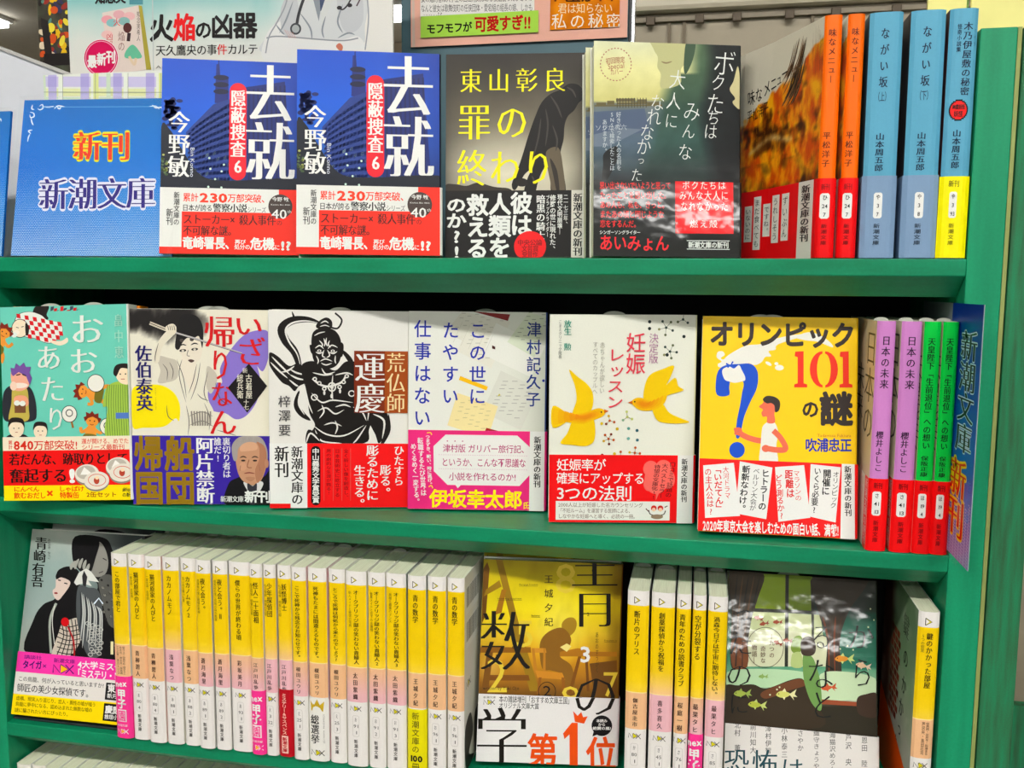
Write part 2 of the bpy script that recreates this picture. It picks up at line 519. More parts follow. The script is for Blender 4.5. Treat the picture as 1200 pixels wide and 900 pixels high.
class Spine:
    """paperback shelved spine out: spine at y=0 of its own frame, front cover on the left"""
    def __init__(s, label, W, D=0.105, H=BH, spine=(240, 240, 236), left=(235, 235, 228), right=(238, 238, 234), bulge=0.0012, group=None, flap=None, n=8):
        s.root = empty('paperback_book', label=label, cat='book', group=group)
        s.W, s.D, s.H = W, D, H
        c = 0.0016
        sp = []
        for i in range(n + 1):
            u = i / n; sp.append((W * u, c - (c + bulge - 0.0012) * (1 - abs(2 * u - 1) ** 4.0)))
        lf = flap or [(0, D)]
        s.path = Path(lf + sp + [(W, D)])
        s.L1 = s.path.cum[len(lf)]; s.L2 = s.path.cum[len(lf) + n]; s.L3 = s.path.cum[-1]
        s.cover = Print()
        shell(s.cover, s.path, 0, H, 0.0003, (236, 236, 226), [left] * len(lf) + [spine] * n + [right])
        s.band = None; s.n = n; s.nl = len(lf)
        inner = [(x, y + 0.0006) for x, y in sp]; inner[0] = (0.0005, c + 0.001); inner[-1] = (W - 0.0005, c + 0.001)
        pages(s.root, [(0.0005, D - 0.001)] + inner + [(W - 0.0005, D - 0.001)], 0.0008, H - 0.0006)
    def sheet(s, which, quad=None, band=False):
        a, b = {'left': (0, s.L1), 'spine': (s.L1, s.L2), 'right': (s.L2, s.L3)}[which]
        q = quad or (0, 0, (b - a) * 1000, s.H * 1000)
        sh = Sheet(s.band if band else s.cover, s.path, a, b, 0, s.H, q, 0.0006 if band else 0.0)
        return sh
    def strip(s, h, c, side=None):
        s.band = Print()
        shell(s.band, s.path, 0.0003, h, 0.0002, (230, 230, 225), [side or c] * s.nl + [c] * s.n + [side or c], 0.0006)
    def done(s, x, y, z, lean=0.0, m=M_SPINE):
        s.cover.build('cover', m, s.root)
        if s.band: s.band.build('paper_band', m, s.root)
        s.root.location = (x, y, ZS + z)
        s.root.rotation_euler = (0, math.radians(lean), 0)
        return s.root
# ================================================================== the room
M_FLOOR = plain('floor_tile', (150, 150, 146), 0.4, scale=8, noise_amt=0.15)
M_CEIL = plain('ceiling_board', (226, 220, 204), 0.8, scale=30)
M_WALL = plain('far_wall_paint', (150, 136, 112), 0.8, scale=10)
def structure(o, kind='structure'):
    o['kind'] = kind; return o
structure(box('floor', -6, 6, -8.5, 4.4, -0.1, 0, M_FLOOR))
CZ = ZS + 1.27
structure(box('ceiling', -6, 6, -8.5, 4.4, CZ, CZ + 0.1, M_CEIL))
structure(box('wall_back', -6, 6, 4.2, 4.4, 0, CZ, M_WALL))

def emitter(name, power):
    def f(nt, b):
        b.inputs['Base Color'].default_value = (0.9, 0.9, 0.9, 1)
        b.inputs['Emission Color'].default_value = (1.0, 0.985, 0.95, 1)
        b.inputs['Emission Strength'].default_value = power
    return mat(name, f)
M_LAMP = {k: emitter('lamp_tube_' + k, p) for k, p in (('near', LAMP_NEAR), ('far', LAMP_FAR), ('beyond', LAMP_BACK))}
M_CASE = plain('lamp_case', (235, 235, 232), 0.4)
def ceiling_lamp(x0, x1, y, wd, key, label):
    r = empty('ceiling_lamp', ((x0 + x1) / 2, y, CZ), label, 'lamp', 'strip lamps on the ceiling')
    L = (x1 - x0) / 2
    box('lamp_case', -L, L, -wd / 2 - 0.02, wd / 2 + 0.02, -0.02, -0.0005, M_CASE, r)
    box('diffuser', -L + 0.01, L - 0.01, -wd / 2, wd / 2, -0.045, -0.0205, M_LAMP[key], r)
ceiling_lamp(-1.55, 0.0, -1.45, 0.11, 'near', 'long white strip lamp over the aisle, left of two nearest the shelves')
ceiling_lamp(0.1, 1.65, -1.45, 0.11, 'near', 'long white strip lamp over the aisle, right of two nearest the shelves')
for y_, nm in ((-3.5, 'second'), (-6.0, 'third')):
    ceiling_lamp(-1.7, 0.5, y_, 0.07, 'far', 'long white strip lamp, %s row from the shelves, left half' % nm)
    ceiling_lamp(0.7, 3.6, y_, 0.07, 'far', 'long white strip lamp, %s row from the shelves, right half' % nm)
ceiling_lamp(-4.6, -3.26, 3.36, 0.16, 'beyond', 'bright strip lamp beyond the shelves at the upper left corner')
ceiling_lamp(-1.9, -1.0, 3.6, 0.16, 'beyond', 'bright strip lamp seen between doctor poster and dark teal board')

# ================================================================== the bookcase
XL, XR, XQ = -0.4497, 0.26233, 0.28672
FH, CHD, CHH = 0.010745, 0.0188, 0.0241
SHELF_Z = [0.0, -0.19071, -0.37997, -0.569]
case = empty('bookcase', (0, 0, 0), 'green painted wooden bookcase with stepped rows of paperbacks', 'bookcase')
def shelf_board(z, depth, x0=XL, x1=XR):
    prof = [(0, z), (0, z - FH), (CHD, z - CHH), (depth, z - CHH), (depth, z)]
    n = len(prof)
    V = [(x0, y, ZS + a) for y, a in prof] + [(x1, y, ZS + a) for y, a in prof]
    F = [tuple(range(n)), tuple(range(2 * n - 1, n - 1, -1))] + [((i + 1) % n, i, n + i, n + (i + 1) % n) for i in range(n)]
    o = simple('shelf_board', V, F, M_GREEN, case)
    b = o.modifiers.new('edge', 'BEVEL'); b.width = 0.0007; b.segments = 2; b.limit_method = 'ANGLE'; b.angle_limit = 0.5
DEP = 0.150
shelf_board(0.0, 0.32, -0.80)
for z in SHELF_Z[1:]: shelf_board(z, DEP)
box('side_panel', XL - 0.0244, XL, 0, 0.32, 0, ZS - CHH, M_GREEN_V, case, 0.0007)
box('side_panel', XR, XQ - 0.0035, 0, 0.32, 0, ZS + 0.139, M_GREEN_V, case, 0.0007)
box('edge_strip', XQ - 0.0032, XQ - 0.0008, 0.001, 0.32, 0, ZS + 0.139, M_EDGE, case)
box('back_panel', XL, XR, DEP, DEP + 0.006, 0, ZS - CHH, M_DARK, case)
nb = empty('bookcase', (0.3, 0, 0), 'worn green end of the next bookcase at the right edge', 'bookcase')
box('side_panel', XQ - 0.3, XQ + 0.0205 - 0.3, 0.0, 0.32, 0, ZS + 0.139, M_GREEN_OLD, nb, 0.0007)
box('back_board', XQ + 0.02 - 0.3, XQ + 0.3, 0.26, 0.27, 0, ZS - 0.4, M_GREEN_OLD, nb)
box('plinth_shelf', XQ + 0.02 - 0.3, XQ + 0.3, 0.06, 0.26, 0.55, 0.58, M_WHITE, nb)
# ================================================================== covers shown face out: top row
def mixc(a, b, t):
    t = max(0.0, min(1.0, t)); return tuple(a[i] + (b[i] - a[i]) * t for i in range(3))
def ramp(stops, v):
    for (a, ca), (b, cb) in zip(stops, stops[1:]):
        if v <= b: return mixc(ca, cb, (v - a) / (b - a))
    return stops[-1][1]
def nz(x, y, s, o=3, seed=0.0):
    return noise.fractal(Vector((x / s, y / s, seed)), 1.0, 2.0, o)
WHT, BLK, RED = (240, 240, 236), (28, 26, 26), (228, 34, 38)
NEW = '新潮文庫の新刊'
def new_strip(s, x0, y0, x1, y1, c=BLK):
    """the 新潮文庫の新刊 line on the band"""
    s.Vt(NEW, x0, y0, x1, y1, c, 0.012, 0.024)

def art_kyoshu(b):
    q = (22, 22, 641, 888)
    s = b.front(q)
    s.fill(lambda x, y: mixc(ramp([(20, (4, 82, 184)), (250, (14, 98, 200)), (430, (38, 100, 182)), (600, (36, 54, 92))], y), (4, 46, 126), (x - 380) / 500), 12, 24)
    # radio tower
    s.poly([(256, 215), (262, 40), (276, 40), (280, 95), (316, 100), (318, 218)], (28, 48, 120))
    for y in (100, 132, 163): s.ell(284, y, 34, 12, (16, 24, 62))
    s.poly([(270, 20), (274, 20), (276, 90), (268, 90)], (24, 44, 110))
    # office block with rows of windows
    s.poly([(130, 350), (250, 222), (330, 192), (335, 575), (170, 585)], (40, 66, 134))
    for r in range(11):
        for k in range(12):
            f = k / 12; x = 140 + 190 * f; top = 345 - 150 * f ** 0.8; bot = 585
            y = top + (bot - top) * (r + 0.45) / 11.5; h = (bot - top) / 11.5 * 0.5
            lit = (r * 7 + k * 5) % 11 < 2 and r > 5
            s.layer -= 1
            s.poly([(x, y), (x + 12, y - 7), (x + 12, y - 7 + h), (x, y + h)], (196, 222, 226) if lit else (18, 34, 84)); 
    s.poly([(392, 140), (570, 108), (605, 575), (392, 580)], (22, 44, 112))
    for k in range(9): s.poly([(405 + k * 20, 150 - k * 3), (413 + k * 20, 149 - k * 3), (416 + k * 21, 570), (407 + k * 21, 570)], (16, 32, 88)); s.layer -= 1
    s.layer += 1
    # trees and ground in the dark
    random.seed(7)
    for k in range(40):
        s.ell(36 + random.random() * 66, 205 + random.random() * 130, 8 + random.random() * 8, 6 + random.random() * 7, (18, 40, 100)); s.layer -= 1
    s.layer += 1
    s.blob([(22, 330), (60, 340), (110, 420), (200, 540), (330, 560), (640, 545), (645, 620), (22, 620)], (24, 30, 44))
    for k in range(24): s.ell(24 + random.random() * 26, 450 + random.random() * 90, 6, 5, (96, 116, 84) if k % 3 else (180, 186, 120), n=10); s.layer -= 1
    s.layer += 1
    for x, y in ((235, 462), (240, 510), (290, 520), (300, 490), (262, 555), (232, 590), (290, 592)): s.ell(x, y, 5, 5, (210, 232, 220), n=8)
    s.rrect(322, 122, 399, 558, 38, (214, 28, 52))
    s.Vt('隠蔽捜査6', 328, 152, 394, 532, WHT, 0.02, 0.018)
    s.H('去', 394, 28, 614, 300, WHT, 0.02, 0.034)
    s.H('就', 394, 286, 614, 562, WHT, 0.02, 0.034)
    s.Vt('今野敏', 54, 256, 148, 552, WHT, 0.025, 0.02)
    s.H('Bin Konno', 95, 470, 228, 494, (220, 226, 236), 0.0, rot=PI / 2)
    s = b.strip(q, 0.0507); s.z1 = b.hb
    s.poly([(546, 596), (646, 596), (646, 890), (18, 890), (18, 858), (118, 858), (118, 702), (546, 702)], (234, 58, 34))
    s.H('累計', 122, 620, 190, 658, (226, 70, 34), 0.02)
    s.H('230', 192, 612, 318, 664, (226, 70, 34), 0.05)
    s.H('万部突破、', 318, 620, 506, 658, (226, 70, 34), 0.02)
    s.H('日本が誇る', 120, 670, 252, 700, BLK, 0.01, 0.01)
    s.H('警察小説', 254, 664, 405, 702, BLK, 0.02, 0.015)
    s.H('シリーズ', 406, 676, 490, 702, BLK)
    s.ell(553, 672, 54, 54, (78, 66, 62))
    s.H('今野 敏', 516, 630, 590, 650, WHT, 0.02)
    s.H('Konno Bin 40th', 510, 660, 596, 668, WHT)
    s.H('40', 512, 676, 582, 732, WHT, 0.0, 0.012); s.H('th', 584, 684, 602, 702, WHT)
    s.H('ストーカー×殺人事件', 124, 712, 534, 758, (92, 28, 18), 0.02, 0.012); s.H('の', 536, 732, 562, 758, (92, 28, 18))
    s.H('不可解な謎。', 124, 762, 360, 806, (92, 28, 18), 0.02, 0.012)
    s.H('竜崎署長、', 122, 812, 356, 866, WHT, 0.04)
    s.H('再び', 352, 822, 400, 842, WHT, 0.03); s.H('処分の', 350, 842, 420, 866, WHT, 0.02)
    s.H('危機', 420, 812, 528, 866, WHT, 0.04); s.H('に', 528, 842, 552, 866, WHT, 0.02); s.H('!?', 552, 820, 602, 870, WHT, 0.06)
    s.Vt('新潮文庫の', 82, 616, 108, 764, BLK, 0.0, 0.012); s.Vt('新刊', 50, 690, 80, 764, BLK, 0.0, 0.012)

def art_tsumi(b):
    q = (20, 25, 620, 893)
    s = b.front(q)
    st = [(20, (58, 54, 50)), (120, (74, 70, 62)), (230, (104, 98, 86)), (330, (134, 128, 112)), (430, (188, 182, 164)), (520, (226, 220, 200)), (600, (206, 200, 182))]
    s.fill(lambda x, y: mixc(ramp(st, y + 40 * nz(x, y, 180)), (60, 56, 50), (abs(x - 330) / 330) ** 3 * 0.7), 20, 34)
    s.blob([(20, 582), (60, 578), (110, 585), (160, 572), (230, 590), (300, 600), (300, 640), (20, 640)], (66, 60, 52))
    D = (32, 29, 27)
    s.blob([(512, 180), (548, 156), (588, 160), (610, 188), (607, 222), (590, 238), (572, 268), (546, 292), (532, 330), (528, 390), (516, 440), (516, 480), (530, 540), (536, 620), (480, 620), (472, 566), (462, 510), (440, 520), (420, 568), (404, 620), (360, 620), (372, 560), (388, 520), (360, 540), (322, 604), (306, 580), (330, 520), (352, 455), (376, 375), (404, 296), (432, 234), (470, 198)], D, 4)
    s.blob([(455, 440), (505, 425), (525, 500), (534, 620), (486, 620), (470, 560), (458, 500)], (108, 98, 82))
    s.blob([(470, 470), (500, 520), (512, 610), (500, 612), (484, 540)], (58, 52, 46))
    for P in ([(470, 205), (500, 250), (520, 300)], [(540, 170), (565, 185), (580, 215)], [(480, 330), (500, 390), (495, 440)], [(430, 300), (420, 380), (400, 460)], [(392, 545), (400, 560), (396, 580)], [(450, 260), (460, 330), (450, 420)]):
        s.line(P, 7, (74, 70, 66), taper=True)
    s.blob([(585, 170), (606, 190), (604, 224), (590, 232), (592, 200)], (30, 27, 26))
    s.ell(350, 572, 26, 18, (40, 36, 33))
    Y = (244, 236, 30)
    s.H('東山彰良', 68, 86, 548, 190, Y, 0.0, 0.026, k=0.80)
    s.H('罪の', 62, 234, 386, 392, Y, 0.0, 0.026, k=0.88)
    s.H('終わり', 62, 428, 492, 588, Y, 0.0, 0.026, k=0.92)
    K = (34, 31, 30)
    s = b.strip(q, 0.0498, K); s.z1 = b.hb
    s.rect(562, 606, 616, 895, (226, 222, 212)); new_strip(s, 570, 620, 610, 886)
    s.Vt('彼は', 302, 614, 394, 800, WHT, 0.045); s.Vt('人類を', 208, 618, 302, 898, WHT, 0.045)
    s.Vt('救える', 112, 622, 206, 900, WHT, 0.045); s.Vt('のか?!', 24, 634, 110, 902, WHT, 0.045)
    s.Vt('暗黒の騎士。', 412, 626, 450, 856, WHT, 0.02, 0.012); s.Vt('ブラックライダー', 453, 628, 468, 806, WHT, 0.01)
    s.Vt('修羅の世に現れた、', 470, 626, 496, 868, WHT, 0.015); s.Vt('現代文明崩壊─', 502, 624, 524, 794, WHT, 0.01); s.Vt('二一七三年、', 528, 624, 548, 760, WHT)
    s.ell(386, 846, 69, 66, (222, 38, 42))
    for t, y0, y1, x0, x1 in (('中央公論', 816, 842, 332, 438), ('文芸賞', 842, 868, 350, 422), ('受賞作', 868, 892, 352, 420)): s.H(t, x0, y0, x1, y1, (100, 14, 18), 0.01, 0.01)

def art_boku(b):
    q = [(22, 10), (620, 38), (612, 892), (12, 890)]
    s = b.front(q)
    def bg(x, y):
        n = nz(x, y, 60, 3)
        sky = ramp([(10, (226, 228, 196)), (120, (234, 232, 178)), (245, (216, 212, 150))], y)
        c = sky if y < 258 else ramp([(258, (128, 132, 118)), (300, (112, 124, 132)), (420, (94, 112, 128)), (520, (70, 86, 92)), (585, (44, 50, 54)), (890, (30, 33, 32))], y)
        # the large half-transparent figure
        edge = 250 + 0.0 * y if y < 180 else 300 - (y - 180) * 0.32
        if y < 210: edge = 330 + 40 * math.sin(y / 40) if y > 150 else 400
        d = (x - edge) / 60
        fig = ramp([(0, (88, 112, 84)), (260, (56, 84, 70)), (420, (60, 92, 84)), (560, (40, 56, 54)), (890, (26, 30, 29))], y)
        c = mixc(c, fig, max(0, min(1, d)) * 0.95)
        # darker figure at the right, in profile
        e2 = 455 + 18 * math.sin(y / 70)
        c = mixc(c, (12, 18, 22), max(0, min(1, (x - e2) / 60)) * 0.92)
        return tuple(v + n * 8 for v in c)
    s.fill(bg, 56, 76)
    s.blob([(262, 0), (400, 0), (430, 40), (412, 95), (380, 130), (376, 190), (300, 205), (298, 150), (284, 120), (286, 80), (270, 50)], (196, 196, 150), 5)
    s.blob([(405, 10), (440, 20), (430, 90), (400, 150), (392, 110)], (70, 92, 72), 5)
    s.line([(300, 98), (320, 104), (345, 98)], 6, (150, 136, 104), taper=True)
    s.blob([(612, 120), (622, 200), (622, 290), (596, 276), (590, 262), (600, 248), (578, 214), (594, 180)], (206, 200, 158), 4)
    C = (112, 104, 74)
    for x, y, w, h in ((30, 262, 40, 10), (75, 255, 30, 16), (112, 246, 80, 14), (118, 262, 120, 8), (200, 250, 40, 18), (240, 262, 50, 14), (22, 272, 280, 6)): s.rect(x, y, x + w, y + h, C)
    for x in range(115, 240, 12): s.rect(x, 244, x + 3, 284, (84, 82, 62)); s.layer -= 1
    s.layer += 1
    s.poly([(14, 300), (230, 288), (250, 380), (14, 420)], (92, 106, 128)); s.poly([(14, 392), (140, 366), (220, 372), (80, 440), (14, 442)], (120, 132, 146))
    s.blob([(60, 470), (110, 440), (120, 480), (84, 560), (50, 600), (56, 520)], (30, 34, 36))
    W = (236, 240, 236)
    HB = -0.012
    for t, pts in (('ボクたちは', ((558, 108, 92), (532, 186, 60), (520, 270, 76), (512, 326, 54), (500, 382, 56))),
                   ('みんな', ((424, 300, 72), (410, 380, 56), (396, 464, 60))),
                   ('大人に', ((366, 172, 70), (350, 258, 62), (340, 338, 56))),
                   ('なれなかった', ((284, 264, 60), (268, 322, 62), (240, 384, 60), (226, 442, 62), (214, 496, 34), (196, 558, 50)))):
        for ch, (x, y, z) in zip(t, pts): s.H(ch, x - z / 2, y - z * 0.58, x + z / 2, y + z * 0.58, W, HB, rot=0.1)
    s.ring(112, 108, 64, 66, 4, (176, 122, 110), 60, True)
    for t, x0, y0, x1, y1 in (('初回限定', 70, 78, 150, 104), ('Special', 78, 98, 148, 128), ('カバー', 88, 124, 142, 150)): s.H(t, x0, y0, x1, y1, (178, 116, 100), 0.0, rot=-0.08)
    for t, x, y0, y1 in (('好きだった人の名前を', 112, 300, 540), ('SNSで検索したことは', 84, 300, 540), ('ありますか。', 54, 330, 470)): s.Vt(t, x, y0, x + 20, y1, (206, 214, 218), 0.0, 0.008)
    s.H('ソジかれ六', 24, 352, 156, 376, (206, 214, 218), -0.01, slant=-0.02)
    R2 = (222, 58, 60)
    b2 = b.strip(q, 0.0535, (30, 33, 32)); s = b2; s.z1 = b.hb
    s.fill(lambda x, y: ramp([(570, (40, 46, 48)), (640, (32, 36, 36)), (800, (27, 30, 29)), (890, (38, 40, 38))], y), 2, 12)
    for i, (t, x1) in enumerate((('思い出さないでいようと思って', 334), ('たったことを思い出した。', 330), ('あの人も、私も、きっと。', 322), ('またあの頃と同じような', 306), ('恋をするんだ。', 204))):
        s.H(t, 40, 586 + i * 39, x1, 617 + i * 39, R2, 0.015)
    s.rect(352, 566, 588, 795, (226, 26, 38))
    for t, x0, y0, x1, y1 in (('ボクたちは', 378, 582, 560, 618), ('みんな大人に', 366, 622, 570, 660), ('なれなかった', 372, 666, 568, 704), ('燃え殻', 408, 740, 526, 772)): s.H(t, x0, y0, x1, y1, W, 0.0, 0.008, k=0.86)
    s.H('シンガーソングライター', 38, 784, 208, 801, W, 0.02)
    s.H('あいみょん', 36, 802, 326, 868, (232, 56, 66), 0.02)
    s.line([(398, 824), (572, 824)], 3, W); s.line([(398, 858), (572, 858)], 3, W)
    s.H(NEW, 404, 828, 568, 854, W, 0.035)

def art_card(s):
    def bg(x, y):
        c = ramp([(40, (10, 112, 176)), (200, (6, 118, 190)), (420, (4, 120, 198)), (600, (30, 136, 206)), (880, (44, 140, 206))], y)
        return mixc(c, (14, 100, 190), (700 - x) / 2400)
    s.fill(bg, 8, 20)
    # halftone dots growing towards the foot
    off = s.off(); V, F = [], []
    rows = 62
    for j in range(rows):
        y = 360 + j * 8.6
        r = 0.4 + 3.3 * max(0, (y - 380) / 500)
        for i in range(106):
            x = 14 + i * 8.9 + (4.45 if j % 2 else 0); k = len(V)
            V += [s.p3(x - r, y, off), s.p3(x, y - r, off), s.p3(x + r, y, off), s.p3(x, y + r, off)]; F.append((k, k + 3, k + 2, k + 1))
    s.pr.add(V, F, (206, 226, 240))
    W = (226, 238, 246)
    # corner scrollwork
    for P in ([(160, 80), (176, 70), (180, 88), (164, 98), (150, 90)], [(124, 70), (120, 92), (134, 96)], [(110, 110), (130, 116), (132, 134), (114, 138), (110, 122)], [(116, 138), (122, 165), (130, 180)], [(126, 205), (104, 210), (118, 226)], [(112, 226), (104, 244), (100, 268)], [(180, 82), (210, 84), (240, 80)], [(240, 94), (262, 78), (300, 84)], [(250, 76), (268, 94), (280, 78)]):
        s.line(P, 6, W, taper=True)
    for P in ([(750, 86), (790, 84), (810, 100)], [(770, 76), (790, 92), (815, 88)], [(800, 96), (820, 90), (826, 106)]): s.line(P, 6, W, taper=True)
    s.line([(170, 84), (800, 86)], 2.5, (120, 184, 226), False)
    for w_, c in ((0.20, (110, 190, 130)), (0.16, (206, 214, 60)), (0.11, (250, 216, 20))): s.H('新刊', 345, 214, 655, 374, c, w_ * 0.42)
    s.H('新刊', 345, 214, 655, 374, (216, 64, 20), 0.025, 0.03)
    s.H('新潮文庫', 164, 462, 792, 632, (226, 228, 240), 0.085)
    s.H('新潮文庫', 164, 462, 792, 632, (44, 28, 120), 0.02, 0.03)

def sign_card(label, pos, yaw, tilt, W, H, quad, art):
    r = empty('shelf_sign_card', label=label, cat='sign card')
    P = Print(); path = Path([(0, 0), (W, 0), (W, 0.0022), (0, 0.0022)])
    shell(P, path, 0, H, 0.0022, (200, 216, 230), [(40, 120, 200)] * 3)
    art(Sheet(P, path, 0, W, 0, H, quad))
    P.build('printed_insert', M_MATTE, r)
    V, F = [], []
    box_vf(-0.002, W + 0.002, -0.0034, -0.0024, 0, H + 0.002, V, F)
    box_vf(-0.002, W + 0.002, 0.003, 0.004, 0, H + 0.002, V, F)
    box_vf(-0.002, W + 0.002, -0.0024, 0.003, H + 0.0005, H + 0.002, V, F)
    simple('clear_sleeve', V, F, M_CLEAR, r)
    r.matrix_world = Matrix.Translation((pos[0], pos[1], ZS + pos[2])) @ Matrix.Rotation(math.radians(yaw), 4, 'Z') @ Matrix.Rotation(-math.radians(tilt), 4, 'X')
    settle(r, ZS)
    return r

b = Face('crime novel with blue night-building cover, the front one of a pair beside the grey-and-yellow cover', front=(20, 80, 190), spine=(14, 18, 34))
art_kyoshu(b); ky = b.done((-0.1884, 0.0042, 0.0023), 17.2, 8.2, -0.1)
k2 = copy_tree(ky, label='crime novel with blue night-building cover, partly overlapped, next to the blue shelf sign card')
k2.matrix_world = Matrix.Translation((-0.3012, 0.0084, ZS + 0.0026)) @ Matrix.Rotation(math.radians(18.0), 4, 'Z') @ Matrix.Rotation(-math.radians(9.4), 4, 'X') @ Matrix.Rotation(math.radians(0.2), 4, 'Y')
settle(k2, ZS)
for o in (ky, k2): o['group'] = 'pair of blue crime novels'
b = Face('grey cover of a stooping hooded man with yellow title, on the top shelf', front=(90, 84, 76), spine=(40, 36, 34))
art_tsumi(b); b.done((-0.0880, 0.0462, 0.0014), 8.2, 4.6, 0.4)
b = Face('glossy cover of dim green figures with thin white handwritten title and red square', front=(60, 80, 78), spine=(24, 30, 32), W=0.106)
art_boku(b); bk = b.done((0.0254, 0.0254, 0.0017), 16.1, 5.8, -0.2, M_GLOSS, M_GLOSS)
c = copy_tree(bk, label='second copy just behind the glossy cover of dim green figures, only its pale edge showing')
c.matrix_world = Matrix.Translation((0.0182, 0.0412, ZS + 0.0017)) @ Matrix.Rotation(math.radians(16.1), 4, 'Z') @ Matrix.Rotation(-math.radians(5.8), 4, 'X')
settle(c, ZS)
for o in (bk, c): o['group'] = 'copies of the glossy green cover'
sign_card('blue shelf sign card with red and navy lettering beside the blue crime novels', (-0.4233, 0.0, 0.0), 5.4, 12.2, 0.130, 0.125, [(80, 46), (935, 40), (880, 885), (18, 868)], art_card)
sign_card('blue dotted sign card cut by the left edge of the photo', (-0.565, 0.004, 0.0), 0, 9, 0.130, 0.115, (14, 46, 880, 880), art_card)
# ================================================================== spines at the right of the top shelf
ORANGE, BROWN = (250, 122, 14), (110, 50, 10)
def pill(s, x0, y0, x1, y1, lines, c=BLK):
    s.rrect(x0, y0, x1, y1, (x1 - x0) * 0.3, WHT)
    h = (y1 - y0) / len(lines)
    for i, t in enumerate(lines):
        wd = (x1 - x0) * (0.30 * len(t) if t.isascii() else 0.5); cx = (x0 + x1) / 2
        s.H(t, cx - wd / 2, y0 + h * i + h * 0.2, cx + wd / 2, y0 + h * i + h * 0.82, c, 0.01)

def aji_front(s):
    """crust-coloured crayon picture, grid in mm, spine at the right edge (x=105)"""
    def bg(x, y):
        n, m = nz(x * 1.0, y * 0.5, 9, 4), nz(x, y, 26, 3, 7.0)
        edge = 44 - (x - 20) * 0.36 + 7 * nz(x, y, 12, 2, 3.0)
        paper = (228, 222, 204)
        if y < edge: return paper
        c = mixc((206, 92, 8), (248, 184, 40), 0.5 + 1.3 * n)
        c = mixc(c, (70, 36, 10), max(0, m * 2.2 + nz(x, y, 6, 2, 1.0) * 0.9 - 0.1))
        if 62 < y < 100 and x < 70: c = mixc(c, (236, 160, 40), 0.4 * (0.5 + n))
        if y > 82: c = mixc(c, (70, 52, 28), max(0, nz(x, y, 14, 3, 9.0) + 0.12) * 0.8)
        cr = 71 + 3 * math.sin(x / 9.0) - 0.06 * x
        if 15 < x < 72: c = mixc(c, (236, 216, 160), max(0, 1 - abs(y - cr) / 3.2) * (0.55 + 0.6 * n))
        return mixc(paper, c, min(1, (y - edge) / 2.0))
    s.fill(bg, 80, 110)
    random.seed(3)
    for k in range(420):
        x, y = random.uniform(12, 103), random.uniform(40, 108)
        if y < 48 - (x - 20) * 0.3: continue
        a = random.uniform(1.1, 1.9); L = random.uniform(2, 7)
        s.line([(x, y), (x + L * math.cos(a) * 0.5, y + L * math.sin(a))], 0.7, random.choice(((120, 60, 14), (250, 190, 60), (90, 60, 24), (226, 96, 14), (60, 44, 24))), False, True); s.layer -= 1
    s.layer += 1
    for k in range(40):
        x = random.uniform(62, 80); y = random.uniform(4, 26)
        s.line([(x + 8, y), (x + 2, y + 14), (x - 6, y + 22)], 0.9, random.choice(((92, 70, 52), (130, 100, 70), (60, 46, 36))), True, True); s.layer -= 1
    for k in range(14):
        x = random.uniform(92, 102); y = random.uniform(2, 14)
        s.line([(x, y), (x + 1, y + 22)], 0.8, (108, 80, 52), False, True); s.layer -= 1
    s.layer += 1
    for t, x, y, z in (('味', 18, 33, 9), ('な', 27, 32.5, 8.5), ('メ', 37, 30, 9), ('ニ', 45, 28.5, 8), ('ュ', 52, 27, 7), ('ー', 59, 24.5, 8)): s.H(t, x - z / 2, y - z * 0.62, x + z / 2, y + z * 0.62, BLK, 0.0, rot=-0.12)
    for t, x, y in (('平', 17, 46), ('松', 23.5, 45.5), ('洋', 30, 44.5), ('子', 36.5, 43.5)): s.H(t, x - 3.2, y - 4.6, x + 3.2, y + 4.6, BLK, -0.004, rot=-0.1)
